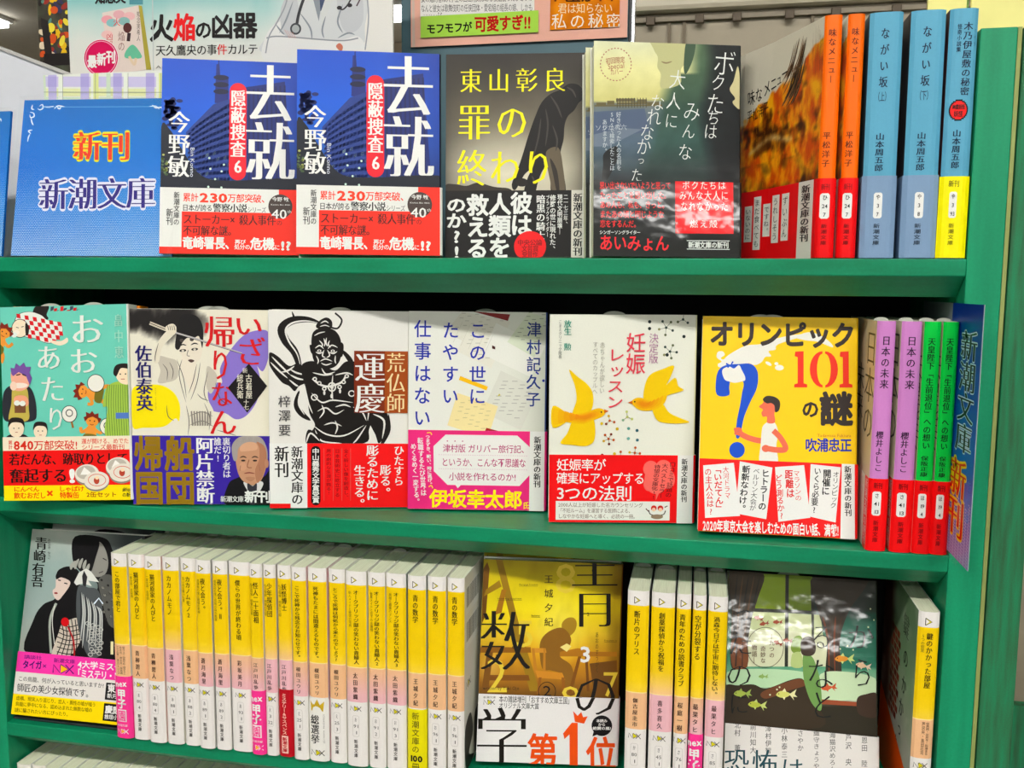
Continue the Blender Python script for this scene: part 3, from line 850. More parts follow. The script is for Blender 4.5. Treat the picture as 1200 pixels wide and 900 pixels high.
for i, (x0, x1) in enumerate(((0.1716, 0.1822), (0.1856, 0.1956))):
    flap = [(-0.0475, 0.0985), (-0.0440, 0.0900), (-0.0345, 0.0745), (-0.0260, 0.0590), (-0.0185, 0.0430), (-0.0120, 0.0290), (-0.0065, 0.0165), (-0.0025, 0.0075)] if i == 0 else [(-0.0052, 0.1045), (-0.0035, 0.05), (-0.0012, 0.012)]
    b = Spine('orange spine whose front cover stands open, showing a crayon picture of crust' if i == 0 else 'orange spine between the opened orange book and the first pale blue spine', x1 - x0, spine=ORANGE, left=(228, 222, 204), flap=flap, bulge=0.0016)
    if i == 0:
        ql = (0, 0, 105, 151)
        aji_front(b.sheet('left', ql))
    else:
        aji_front(b.sheet('left', (0, 0, 105, 151)))
    W = b.W * 1000
    s = b.sheet('spine')
    s.Vt('味なメニュー', W * .30, 8, W * .74, 42, BROWN, 0.0, 0.02, k=.86)
    s.Vt('平松洋子', W * .22, 71, W * .66, 94, BROWN, 0.0, 0.018, k=.8)
    b.strip(0.0505, (222, 28, 34))
    s = b.sheet('left', (0, 0, 105, 151), True); s.z1 = 0.0505
    s.rect(83, 100, 101, 151, (236, 232, 222)); new_strip(s, 87, 103, 97.5, 140)
    for k, (t, x, y0, y1) in enumerate((('ずいぶん', 67, 106, 138), ('うれしそう', 54.5, 106, 139), ('ですね。', 43, 111, 134), ('まだ食べても', 31, 105, 143), ('いないのに', 20, 111, 137))):
        s.rect(x - 4.6, y0, x + 4.6, y1, (238, 236, 228)); s.Vt(t, x - 3.3, y0 + 1.5, x + 3.3, y1 - 1.5, BLK, -0.004, k=.88)
    s.Vt('目の前に広がる', 8, 106, 11, 130, (190, 120, 110)); s.Vt('しみじみ味わう', 3, 110, 6, 136, (190, 120, 110))
    s = b.sheet('spine', None, True); s.z1 = 0.0505
    s.H('新刊', W * .26, 104, W * .74, 108, (120, 20, 20))
    pill(s, W * .22, 110, W * .76, 126, ('ひ', '24', '7'))
    s.Vt('新潮文庫', W * .34, 129, W * .66, 143, (110, 20, 20), 0.0, 0.008, k=.8)
    slip(b.root, W / 2000, 0.05, BH, 0.004)
    b.done(x0, 0.0012, 0.0003, 0.0)
for x0, x1, kind in ((0.1990, 0.2186, 'a'), (0.2231, 0.2432, 'b'), (0.2446, 0.2608, 'c')):
    lab = {'a': 'pale blue spine, the one of a pair next to the orange spines', 'b': 'pale blue spine, the one of a pair next to the yellow-banded spine', 'c': 'blue spine with bright yellow band beside the green upright'}[kind]
    b = Spine(lab, x1 - x0, spine=(108, 170, 194), left=(60, 74, 82) if kind == 'a' else (30, 34, 44) if kind == 'b' else (70, 34, 30), bulge=0.0018, group='pair of pale blue spines' if kind != 'c' else None)
    W = b.W * 1000; s = b.sheet('spine'); NAVY = (34, 52, 74)
    if kind != 'c':
        s.Vt('ながい坂', W * .36, 8, W * .62, 47, NAVY, 0.0, 0.02, k=.7)
        s.Vt('（上）' if kind == 'a' else '（下）', W * .32, 47, W * .66, 57, NAVY, 0, 0.006, k=.7) if False else s.H('（上）' if kind == 'a' else '（下）', W * .26, 48, W * .70, 54, NAVY, 0, 0.006)
        s.Vt('山本周五郎', W * .34, 73, W * .60, 97, NAVY, 0.0, 0.02, k=.92)
        b.strip(0.0515, (138, 162, 188))
    else:
        s.Vt('木乃伊屋敷の秘密', W * .52, 8, W * .84, 52, NAVY, 0.0, 0.02, k=.92)
        s.Vt('怪奇小説集', W * .30, 9, W * .46, 26, NAVY, 0.0, 0.008, k=.9)
        for i in range(3): s.Vt('ミイラ'[i], W * .9, 12 + i * 4, W * .98, 14.5 + i * 4, NAVY)
        s.ell(W * .5, 60.5, W * .34, 6.4, (24, 20, 22)); s.ell(W * .5, 60.5, W * .29, 5.4, (222, 36, 32))
        s.H('幽霊妖怪', W * .28, 57, W * .72, 60, BLK, 0.02); s.H('妖怪', W * .34, 61, W * .66, 64.5, BLK, 0.02)
        s.Vt('山本周五郎', W * .34, 72, W * .64, 96, NAVY, 0.0, 0.02, k=.92)
        b.strip(0.0505, (250, 240, 10), (40, 36, 32))
    s = b.sheet('spine', None, True); s.z1 = b.H * 0.34
    T = (50, 60, 70) if kind != 'c' else (110, 104, 24)
    if kind == 'c': s.H('新刊', W * .3, 103, W * .68, 107, BLK)
    pill(s, W * .36, 110, W * .62, 126, ('や', '3', '7' if kind == 'a' else '8' if kind == 'b' else '93'))
    s.Vt('新潮文庫', W * .38, 129, W * .58, 143, T, 0.0, 0.008, k=.84)
    slip(b.root, W / 2000, 0.05, BH, 0.005)
    b.done(x0, 0.0004, 0.0002, 0.05 if kind == 'c' else -0.25)
# ================================================================== covers shown face out: middle row
Z2, Z3, Z4 = SHELF_Z[1:]
def kimono_man(s, x, y, c, skin=(242, 222, 196)):
    pass
def art_oo(b):
    q = (8, 22, 594, 885)
    s = b.front(q)
    T = (128, 208, 188)
    s.fill(lambda x, y: mixc(T, (120, 200, 184), nz(x, y, 40) + 0.5), 4, 6)
    W, K = (232, 236, 228), (44, 38, 36)
    # flying figure under a checked cloak
    s.blob([(176, 22), (236, 22), (226, 60), (232, 80), (176, 96), (160, 62)], K)
    cl = smooth([(80, 78), (100, 54), (150, 46), (200, 62), (228, 84), (280, 96), (298, 120), (290, 150), (258, 180), (220, 184), (170, 164), (112, 150), (78, 110)], 5)
    s.poly([(x * 1.02 - 4, y * 1.03 - 3) for x, y in cl], K); s.poly(cl, W)
    for j in range(7):
        for i in range(12):
            if (i + j) % 2: continue
            cx, cy = 84 + i * 19 + j * 3, 52 + j * 21 + i * 4
            x, y = cx + 10, cy + 11; ins = False
            for (ax, ay), (bx, by) in zip(cl, cl[1:] + cl[:1]):
                if (ay > y) != (by > y) and x < ax + (y - ay) / (by - ay) * (bx - ax): ins = not ins
            if ins: s.poly([(cx, cy), (cx + 18, cy + 3), (cx + 21, cy + 22), (cx + 3, cy + 19)], (196, 36, 44)); s.layer -= 1
    s.layer += 1
    s.ell(100, 118, 40, 42, K); s.ell(100, 118, 37, 39, (242, 228, 204)); s.blob([(126, 96), (142, 112), (138, 146), (126, 146)], K)
    s.line([(82, 112), (94, 116)], 3, K); s.line([(106, 112), (118, 110)], 3, K); s.ell(84, 136, 14, 10, (250, 238, 224)); s.ell(72, 146, 14, 12, W)
    s.blob([(240, 176), (290, 178), (318, 164), (320, 184), (286, 198), (250, 188)], (242, 226, 204))
    for k in range(9): s.poly([(246 + k * 15, 26 + (k % 3) * 8), (262 + k * 15, 24 + (k % 3) * 8), (258 + k * 15, 40 + (k % 2) * 6), (244 + k * 15, 46)], (196, 46, 50) if k % 2 else (70, 80, 96))
    # small imps
    def imp(x, y, f, a):
        sk = (228, 160, 78); ca, sa = math.cos(a), math.sin(a)
        P = lambda u, v: (x + f * (u * ca - v * sa), y + f * (u * sa + v * ca))
        s.blob([P(*p) for p in ((-18, 20), (18, 18), (26, 60), (0, 84), (-26, 62))], sk)
        s.line([P(-12, 30), P(-44, 52), P(-52, 30)], 15 * f, sk); s.line([P(14, 30), P(46, 44), P(60, 20)], 15 * f, sk)
        s.line([P(-12, 72), P(-30, 112), P(-22, 140)], 18 * f, sk); s.line([P(12, 72), P(44, 96), P(50, 130)], 18 * f, sk)
        s.blob([P(*p) for p in ((-30, 60), (28, 58), (34, 92), (0, 96), (-34, 92))], (122, 116, 46))
        s.ell(*P(0, -8), 31 * f, 30 * f, sk)
        s.poly([P(*p) for p in ((-34, 2), (-44, -18), (-32, -24), (-36, -44), (-16, -38), (-6, -52), (8, -38), (26, -46), (28, -26), (44, -22), (34, 2), (24, -18), (0, -26), (-22, -16))], (128, 48, 34))
        for u in (-11, 11): s.ell(*P(u, -6), 3.4 * f, 3.4 * f, K, n=8)
        s.line([P(-9, 10), P(0, 13), P(9, 10)], 3 * f, (150, 50, 40))
    imp(24, 140, 0.95, 0.5); imp(388, 405, 0.95, -1.35); imp(424, 540, 0.95, 0.15)
    s.ell(446, 368, 40, 40, K); s.ell(446, 368, 37, 37, (238, 236, 226))
    for fx, fy in ((320, 502), (494, 560)):
        s.line([(fx, fy), (fx + 16, fy + 62)], 9, (160, 110, 50), False); s.ell(fx, fy, 36, 38, K); s.ell(fx, fy, 33, 35, (240, 238, 228)); s.ring(fx, fy - 4, 15, 15, 4, K)
    # seated elder in a dark coat
    s.blob([(14, 520), (10, 440), (24, 390), (60, 370), (130, 374), (160, 420), (168, 500), (150, 530), (60, 535)], (52, 54, 60))
    s.blob([(60, 380), (96, 372), (128, 392), (132, 470), (126, 528), (40, 530), (52, 450)], (196, 180, 98))
    s.blob([(70, 420), (120, 420), (132, 456), (100, 470), (66, 460)], (232, 170, 140)); s.rect(66, 444, 118, 494, (120, 84, 60)); s.ell(78, 450, 14, 12, W); s.ell(104, 452, 14, 12, W)
    s.blob([(52, 320), (70, 300), (120, 296), (142, 330), (134, 376), (100, 396), (64, 386)], (232, 178, 156))
    s.poly([(56, 320), (52, 292), (70, 296), (78, 272), (96, 286), (116, 270), (124, 290), (148, 290), (140, 316), (152, 340), (140, 372), (124, 330), (90, 312), (64, 330)], (124, 92, 156))
    s.line([(78, 326), (98, 322)], 5, K); s.line([(106, 322), (124, 330)], 5, K); s.ell(92, 372, 40, 12, (240, 226, 214)); s.ell(64, 374, 16, 20, (240, 214, 196))
    # two heads at the foot, a man in green stripes at the right
    for cx, cy, f in ((72, 560, 1.15), (184, 574, 1)):
        s.blob([(cx - 40 * f, 610), (cx - 26 * f, cy + 30), (cx + 30 * f, cy + 30), (cx + 46 * f, 612)], K); s.ell(cx, cy + 4, 31 * f, 34 * f, (242, 226, 202))
        s.blob([(cx - 34 * f, cy - 2), (cx - 26 * f, cy - 34 * f), (cx, cy - 40 * f), (cx + 28 * f, cy - 32 * f), (cx + 33 * f, cy), (cx + 20 * f, cy - 18 * f), (cx - 16 * f, cy - 20 * f)], K)
        for u in (-10, 10): s.ell(cx + u * f, cy + 2, 3, 3, K, n=8)
        s.line([(cx - 6, cy + 20), (cx + 6, cy + 20)], 2.5, (160, 60, 60))
    G = (168, 196, 96)
    s.blob([(486, 605), (498, 480), (476, 470), (492, 396), (524, 368), (570, 362), (600, 380), (600, 612)], G)
    for k in range(11): s.line([(500 + k * 10, 376), (492 + k * 11, 470), (496 + k * 11, 604)], 2.5, (92, 126, 62)); s.layer -= 1
    s.layer += 1
    s.rect(534, 500, 600, 526, (96, 130, 190)); s.blob([(538, 320), (556, 300), (592, 300), (600, 370), (566, 372), (544, 350)], (242, 224, 196)); s.blob([(528, 326), (536, 296), (560, 284), (600, 286), (600, 306), (564, 304), (548, 330), (540, 340)], K)
    s.ell(560, 330, 3.5, 3.5, K, n=8); s.ell(584, 330, 3.5, 3.5, K, n=8); s.line([(562, 352), (580, 352)], 3, (170, 60, 60))
    for ch, x0, y0, x1, y1 in (('お', 332, 58, 492, 198), ('お', 322, 208, 460, 330), ('あ', 170, 192, 292, 308), ('た', 186, 328, 304, 452), ('り', 212, 466, 304, 578)): s.H(ch, x0, y0, x1, y1, W, 0.006, 0.02)
    s.Vt('畠中恵', 536, 58, 578, 268, (172, 220, 204), 0.0, 0.016, k=.8)
    s = b.strip(q, 0.0496); s.z1 = b.hb
    s.rect(0, 602, 600, 664, (240, 230, 208)); s.rect(0, 662, 600, 820, (214, 32, 30)); s.rect(0, 818, 600, 890, (250, 226, 16))
    R = (204, 60, 36)
    s.Vt('累計', 34, 616, 54, 656, R, 0.01); s.H('840', 57, 612, 152, 662, R, 0.05); s.H('万部突破!', 152, 618, 356, 660, R, 0.012)
    s.H('運が開ける、めでた', 374, 612, 592, 636, R, 0.01); s.H('シリーズ最新刊', 374, 638, 572, 662, R, 0.01)
    s.H('若だんな、跡取りとして', 36, 674, 586, 728, (34, 22, 20), 0.012, 0.02); s.H('奮起する', 36, 742, 306, 806, (34, 22, 20), 0.016, 0.022); s.H('!', 304, 736, 344, 812, WHT, 0.07)
    O = (222, 84, 24)
    s.H('にんべん', 54, 822, 174, 846, O, 0.03); s.H('飲むおだし', 54, 848, 204, 876, O, 0.03); s.H('×', 206, 828, 262, 876, O, 0.05); s.H('しゃばけ', 264, 822, 382, 846, O, 0.03); s.H('特製缶', 268, 848, 358, 876, O, 0.03)
    s.H('2缶セット', 390, 848, 532, 872, (160, 60, 30), 0.02); s.Vt('新', 560, 830, 582, 846, BLK)
    s.H('新潮', 556, 834, 594, 850, BLK); s.H('の新', 556, 852, 594, 872, BLK, 0.02)
    for cx, cy, k in ((396, 768, 0), (540, 738, 0), (440, 798, 1), (558, 764, 1)):
        rx, ry = (56, 42) if not k else (58, 40)
        s.ell(cx, cy + 8, rx, ry, (150, 142, 128), -0.1); s.ell(cx, cy, rx, ry, (234, 228, 216), -0.1)
        if k: s.ring(cx + 2, cy - 2, 40, 26, 3, (210, 120, 100)); s.ell(cx, cy, 13, 16, (176, 80, 60)); s.ell(cx + 2, cy - 12, 9, 8, (250, 222, 190))
        else: s.ell(cx - 4, cy - 6, 44, 30, (196, 190, 178), -0.1); s.poly([(cx - 30, cy + 4), (cx - 12, cy - 30), (cx + 30, cy + 4)], (246, 244, 238))

def art_iza(b):
    q = (10, 33, 616, 892)
    s = b.front(q); P = (236, 232, 216); K = (40, 38, 38); GR = (120, 116, 112)
    def bg(x, y):
        d = 0.0
        # brushed mass of hair blowing to the left
        u, v = (x - 190) / 150, (y - 90) / 80
        e = u * u + v * v
        d = max(d, 1.35 - e + 0.55 * nz(x, y * 0.4, 40, 4))
        u, v = (x - 50) / 130, (y - 78) / 56
        d = max(d, 1.35 - (u * u + v * v) + 0.6 * nz(x, y * 0.5, 34, 4, 5.0))
        d = max(0.0, min(1.0, d))
        return mixc(P, (44, 41, 40), d ** 0.8)
    s.fill(bg, 66, 92)
    L = (146, 128, 200)
    s.blob([(616, 126), (616, 200), (566, 250), (578, 330), (568, 420), (520, 492), (470, 512), (424, 486), (360, 470), (344, 400), (372, 350), (410, 352), (402, 290), (440, 220), (500, 150), (560, 122)], L)
    s.blob([(560, 250), (610, 190), (616, 240), (590, 300)], L)
    s.blob([(12, 392), (60, 366), (140, 364), (196, 396), (222, 450), (218, 520), (200, 510), (150, 546), (60, 552), (12, 545)], (246, 228, 20))
    s.blob([(120, 262), (212, 240), (250, 232), (300, 250), (340, 262), (380, 310), (384, 350), (350, 380), (350, 430), (372, 480), (368, 545), (460, 580), (400, 586), (260, 586), (270, 520), (244, 450), (236, 380), (210, 350), (150, 356)], P)
    s.blob([(124, 238), (180, 246), (214, 262), (214, 330), (168, 352), (128, 352), (140, 300)], (206, 200, 186))
    s.blob([(346, 280), (384, 310), (386, 352), (360, 400), (340, 360)], (206, 200, 186))
    s.blob([(188, 118), (214, 128), (196, 150), (150, 200), (134, 262), (112, 262), (118, 204), (150, 150)], (232, 226, 208))
    s.blob([(260, 130), (310, 110), (326, 160), (322, 230), (300, 262), (268, 270), (236, 238), (216, 190), (230, 150)], (236, 228, 212))
    s.blob([(236, 240), (270, 268), (296, 262), (300, 300), (286, 390), (266, 376), (232, 300)], (238, 230, 214))
    s.blob([(236, 60), (300, 60), (330, 110), (326, 200), (312, 150), (288, 158), (262, 156), (240, 176), (222, 208), (206, 196), (216, 130)], K)
    for X, Y in ((240, 212), (292, 206)):
        s.ell(X, Y, 15, 6, (58, 54, 52), -0.1); s.ell(X, Y + 1, 6, 5, (220, 214, 200)); s.line([(X - 17, Y - 18), (X, Y - 26), (X + 16, Y - 22)], 5, K, taper=True)
    s.ell(236, 168, 9, 7, (90, 84, 80)); s.ell(280, 164, 9, 7, (90, 84, 80)); s.line([(264, 210), (258, 232), (270, 236)], 3, GR); s.blob([(262, 254), (276, 250), (290, 256), (276, 264)], (92, 70, 66))
    for Q in ([(236, 250), (222, 320), (250, 440)], [(300, 270), (284, 340), (262, 400)], [(316, 262), (300, 350), (270, 430)], [(212, 250), (240, 330), (252, 420)], [(150, 270), (170, 300), (168, 344)], [(180, 262), (196, 300), (190, 340)], [(350, 300), (330, 390), (346, 440)], [(250, 450), (262, 520), (256, 584)], [(330, 440), (352, 500), (350, 560)], [(380, 350), (400, 420), (440, 450)], [(260, 500), (320, 480), (368, 500)], [(262, 540), (320, 520), (370, 545)], [(300, 400), (320, 420), (350, 430)], [(164, 450), (170, 500), (196, 520)], [(134, 180), (120, 230), (118, 262)], [(384, 560), (430, 572), (470, 584)]):
        s.line(Q, 3, (96, 92, 90), taper=True)
    for k in range(8): s.poly([(270 + k * 12, 478), (276 + k * 12, 476), (282 + k * 11, 540), (274 + k * 11, 542)], (150, 144, 136)); s.layer -= 1
    s.layer += 1
    s.line([(98, 94), (200, 134)], 15, (214, 206, 188), False); s.line([(98, 94), (200, 134)], 3, (60, 56, 54), False); s.line([(200, 132), (300, 160), (500, 222)], 7, (196, 192, 190), False); s.line([(200, 136), (300, 165), (500, 224)], 2, (50, 48, 48), False)
    s.blob([(166, 112), (196, 96), (214, 112), (206, 142), (178, 146)], (232, 224, 206))
    for k in range(4): s.line([(176 + k * 9, 104), (180 + k * 9, 124)], 2.5, (80, 76, 72), False)
    C = (198, 40, 44)
    s.H('い', 464, 52, 596, 150, C, 0.008, 0.022); s.H('ざ', 474, 150, 604, 278, C, 0.01, 0.024)
    s.H('帰', 334, 58, 472, 198, C, 0.012, 0.022); s.H('り', 356, 200, 452, 344, C, 0.008, 0.02); s.H('な', 358, 342, 462, 460, C, 0.008, 0.022); s.H('ん', 348, 464, 474, 586, C, 0.008, 0.022)
    s.poly([(530, 266), (610, 364), (520, 482), (436, 372)], (32, 28, 30))
    s.Vt('新', 500, 284, 524, 308, P); s.Vt('古着屋', 514, 312, 544, 420, P, 0, 0.01); s.Vt('総兵衛', 476, 312, 504, 420, P, 0, 0.01); s.Vt('十七', 504, 424, 528, 470, P, 0, 0.01)
    s.Vt('佐伯泰英', 32, 190, 104, 478, (44, 40, 104), 0.0, 0.026)
    s.Vt('Saeki Yasuhide', 112, 376, 122, 470, (150, 140, 80))
    V = (66, 46, 152)
    s = b.strip(q, 0.0540, V); s.z1 = b.hb
    G = (150, 122, 34)
    for ch, x0, y0, x1, y1 in (('帰', 18, 588, 146, 738), ('船', 152, 588, 284, 738), ('国', 18, 742, 146, 894), ('団', 152, 742, 284, 894)): s.H(ch, x0, y0, x1, y1, G, 0.045)
    s.Vt('阿片禁断', 290, 590, 370, 886, WHT, 0.01, 0.022); s.H('。', 346, 864, 380, 896, WHT)
    s.Vt('誰だ!', 370, 592, 404, 702, WHT, 0.012); s.Vt('裏切り者は', 408, 592, 444, 772, WHT, 0.0, 0.012)
    # portrait of an elderly man in a dark jacket
    s.blob([(424, 900), (432, 800), (476, 770), (500, 762), (580, 770), (612, 740), (622, 720), (622, 900)], (26, 25, 28))
    s.blob([(470, 640), (500, 600), (556, 596), (596, 630), (606, 690), (590, 760), (560, 800), (520, 800), (484, 768), (468, 710)], (198, 156, 128), 6)
    s.blob([(456, 690), (450, 630), (480, 592), (530, 584), (580, 592), (606, 640), (608, 690), (594, 680), (590, 640), (560, 616), (510, 622), (480, 640), (472, 690)], (168, 162, 158), 6)
    s.blob([(500, 790), (540, 806), (572, 786), (588, 800), (556, 850), (520, 830)], (224, 222, 222)); s.blob([(516, 800), (540, 808), (560, 800), (548, 900), (530, 900)], (60, 58, 66))
    s.blob([(560, 610), (596, 632), (604, 690), (588, 756), (562, 794), (552, 740), (570, 690), (572, 640)], (178, 132, 106), 5)
    s.blob([(490, 628), (520, 612), (556, 616), (562, 644), (520, 652), (488, 652)], (214, 174, 146), 5)
    s.blob([(486, 706), (508, 704), (514, 728), (498, 740), (484, 730)], (208, 164, 136), 4); s.blob([(508, 772), (530, 766), (552, 772), (532, 788)], (184, 140, 114), 4)
    for k in range(9): s.line([(470 + k * 15, 628 - 22 * math.sin(k * .38)), (478 + k * 14, 600 - 10 * math.sin(k * .38))], 3, (206, 202, 198) if k % 2 else (130, 126, 122), False, True)
    for X in (500, 552): s.line([(X - 15, 682), (X, 676), (X + 16, 682)], 5, (70, 56, 48), taper=True); s.ell(X, 694, 10, 4, (48, 38, 34))
    s.line([(526, 690), (518, 722), (538, 726)], 4, (150, 104, 82)); s.line([(502, 752), (526, 748), (552, 752)], 5, (136, 78, 70), taper=True); s.line([(488, 716), (484, 740)], 3, (160, 118, 96)); s.line([(570, 714), (574, 740)], 3, (160, 118, 96))
    s.ell(604, 706, 9, 20, (190, 146, 120))
    s.H('新潮文庫', 396, 852, 500, 880, WHT, 0.012, 0.012); s.H('新刊', 504, 828, 622, 882, WHT, 0.045)

def art_unkei(b):
    q = (8, 20, 626, 888)
    s = b.front(q); P, K = (236, 234, 228), (34, 30, 28)
    s.fill(P)
    W = P
    B = lambda *p: s.blob(list(p), K, 5)
    L = lambda w_, *p: s.line(list(p), w_, W, taper=True)
    # ribbon looping over the shoulders
    s.line([(300, 30), (330, 60), (312, 96), (280, 92)], 8, K); s.line([(110, 26), (122, 66), (104, 70)], 10, K, taper=True)
    s.line([(240, 76), (180, 60), (110, 66), (66, 100), (80, 150), (120, 200), (140, 260), (150, 330)], 34, K, taper=True)
    s.line([(226, 74), (170, 66), (112, 76), (82, 106), (96, 156), (132, 210), (148, 270)], 7, W, taper=True)
    s.line([(330, 190), (370, 240), (380, 300)], 20, K, taper=True); s.line([(140, 370), (128, 430), (150, 470), (190, 500)], 24, K, taper=True); s.line([(142, 380), (138, 430), (164, 476)], 6, W, taper=True)
    # raised arm and hand at the left
    B((10, 206), (46, 220), (96, 262), (140, 250), (170, 300), (176, 330), (140, 350), (120, 372), (96, 350), (60, 330), (10, 260))
    for p in (((20, 222), (60, 262), (100, 300)), ((14, 246), (50, 282), (90, 316)), ((100, 276), (130, 292), (168, 300)), ((100, 300), (132, 316), (164, 322)), ((96, 322), (124, 344), (136, 350)), ((60, 290), (92, 282), (120, 262))): L(7, *p)
    # trunk
    B((150, 262), (190, 240), (240, 250), (300, 280), (350, 240), (420, 250), (470, 300), (490, 360), (462, 420), (470, 480), (452, 540), (430, 600), (210, 600), (190, 560), (210, 520), (186, 470), (176, 400), (160, 330))
    B((420, 400), (480, 420), (530, 460), (540, 520), (500, 600), (480, 560), (450, 500)); s.line([(470, 470), (520, 500), (512, 580)], 8, W, taper=True)
    s.blob([(540, 470), (550, 540), (520, 600), (505, 600), (530, 540)], K)
    # head with topknot
    B((216, 92), (230, 66), (262, 50), (286, 66), (284, 96), (250, 104)); L(5, (236, 76), (256, 66), (272, 74)); L(4, (232, 90), (256, 84), (276, 90))
    B((196, 140), (212, 106), (256, 94), (302, 108), (326, 150), (326, 220), (304, 260), (262, 274), (224, 262), (200, 220))
    B((188, 170), (204, 178), (206, 212), (192, 200)); B((322, 160), (338, 168), (334, 214), (320, 216))
    for p in (((250, 140), (256, 160), (252, 176)), ((262, 138), (260, 160), (268, 176)), ((230, 150), (244, 166), (240, 180)), ((276, 150), (270, 166), (280, 180)), ((212, 184), (232, 172), (250, 186)), ((268, 186), (286, 170), (312, 180)), ((214, 200), (230, 206), (246, 200)), ((274, 200), (292, 206), (310, 196)), ((252, 190), (244, 216), (258, 224)), ((266, 190), (276, 214), (262, 224)), ((234, 240), (258, 230), (288, 240)), ((238, 248), (260, 256), (286, 248)), ((216, 216), (226, 236), (222, 252)), ((302, 214), (300, 236), (304, 250)), ((208, 130), (230, 118), (256, 112))): L(5, *p)
    for X in (230, 290): s.ell(X, 195, 9, 6, W); s.ell(X, 195, 4, 4, K)
    # chest, necklace, belly
    for p in (((240, 270), (260, 296), (300, 286)), ((200, 290), (250, 300), (290, 296)), ((196, 380), (240, 420), (290, 410), (380, 420)), ((290, 300), (286, 360), (290, 410)), ((300, 300), (350, 290), (380, 300)), ((220, 460), (260, 444), (300, 470), (340, 452)), ((200, 520), (260, 560), (340, 566), (430, 520)), ((300, 500), (310, 530), (300, 560)), ((240, 430), (250, 460), (230, 490)), ((400, 300), (440, 330), (460, 380)), ((380, 440), (420, 460), (440, 500)), ((210, 540), (240, 590), (330, 600)), ((440, 520), (400, 580), (380, 600)), ((164, 340), (180, 420), (200, 470)), ((430, 400), (450, 440), (446, 500)), ((300, 440), (340, 430), (370, 440)), ((250, 520), (290, 510), (330, 524))): L(6, *p)
    s.line([(200, 316), (230, 340), (262, 350), (290, 346), (330, 330), (350, 300)], 9, W); s.ring(286, 352, 16, 18, 6, W); s.ell(286, 352, 8, 9, W)
    for X, Y in ((210, 318), (230, 336), (252, 360), (320, 352), (338, 330), (352, 304)): s.ell(X, Y, 10, 9, W); s.ell(X, Y, 5, 4, K)
    for X, Y in ((252, 378), (284, 392), (322, 370)): s.ell(X, Y, 5, 10, W)
    s.ring(208, 398, 13, 12, 5, W); s.ring(374, 380, 13, 12, 5, W)
    s.blob([(180, 540), (230, 570), (220, 602), (170, 602)], K); s.line([(170, 600), (190, 556), (230, 590)], 7, W, taper=True)
    s.rect(385, 193, 522, 465, (126, 54, 26)); s.rect(522, 193, 626, 465, (160, 84, 34))
    s.Vt('運慶', 388, 196, 524, 468, WHT, 0.012, 0.022); s.Vt('荒仏師', 530, 198, 614, 464, (240, 222, 176), 0.0, 0.02)
    s.Vt('梓澤要', 48, 386, 102, 574, (92, 90, 90), 0.0, 0.012, k=.84)
    s = b.strip(q, 0.0500, (226, 34, 36)); s.z1 = b.hb
    s.rect(0, 600, 175, 892, WHT); s.rect(0, 868, 100, 892, (226, 34, 36))
    s.Vt('新刊', 30, 612, 94, 752, BLK, 0.01, 0.018); s.Vt('新潮文庫の', 104, 612, 156, 874, BLK, 0.01, 0.016)
    s.rrect(192, 612, 234, 876, 20, (26, 22, 22)); s.Vt('中山義秀文学賞受賞', 197, 622, 229, 866, WHT, 0.03)
    D = (112, 14, 16)
    for k, t in enumerate(('全く新しい像を創造し、', '日本芸術史に屹立する', '男の劇的な生涯が甦る!')): s.Vt(t, 338 - k * 39, 624, 360 - k * 39, 850 - k * 10, D, 0.0, k=.9)
    for k in range(4): s.line([(252 + k * 39 if k else 250, 622), (252 + k * 39 if k else 250, 856)], 1.6, (206, 120, 110), False)
    for t, x0, x1, y0, y1 in (('ひたすら', 564, 610, 608, 790), ('彫る。', 502, 552, 694, 840), ('彫るために', 440, 496, 606, 856), ('生きる。', 384, 436, 696, 890)): s.Vt(t, x0, y0, x1, y1, WHT, 0.012, 0.014)

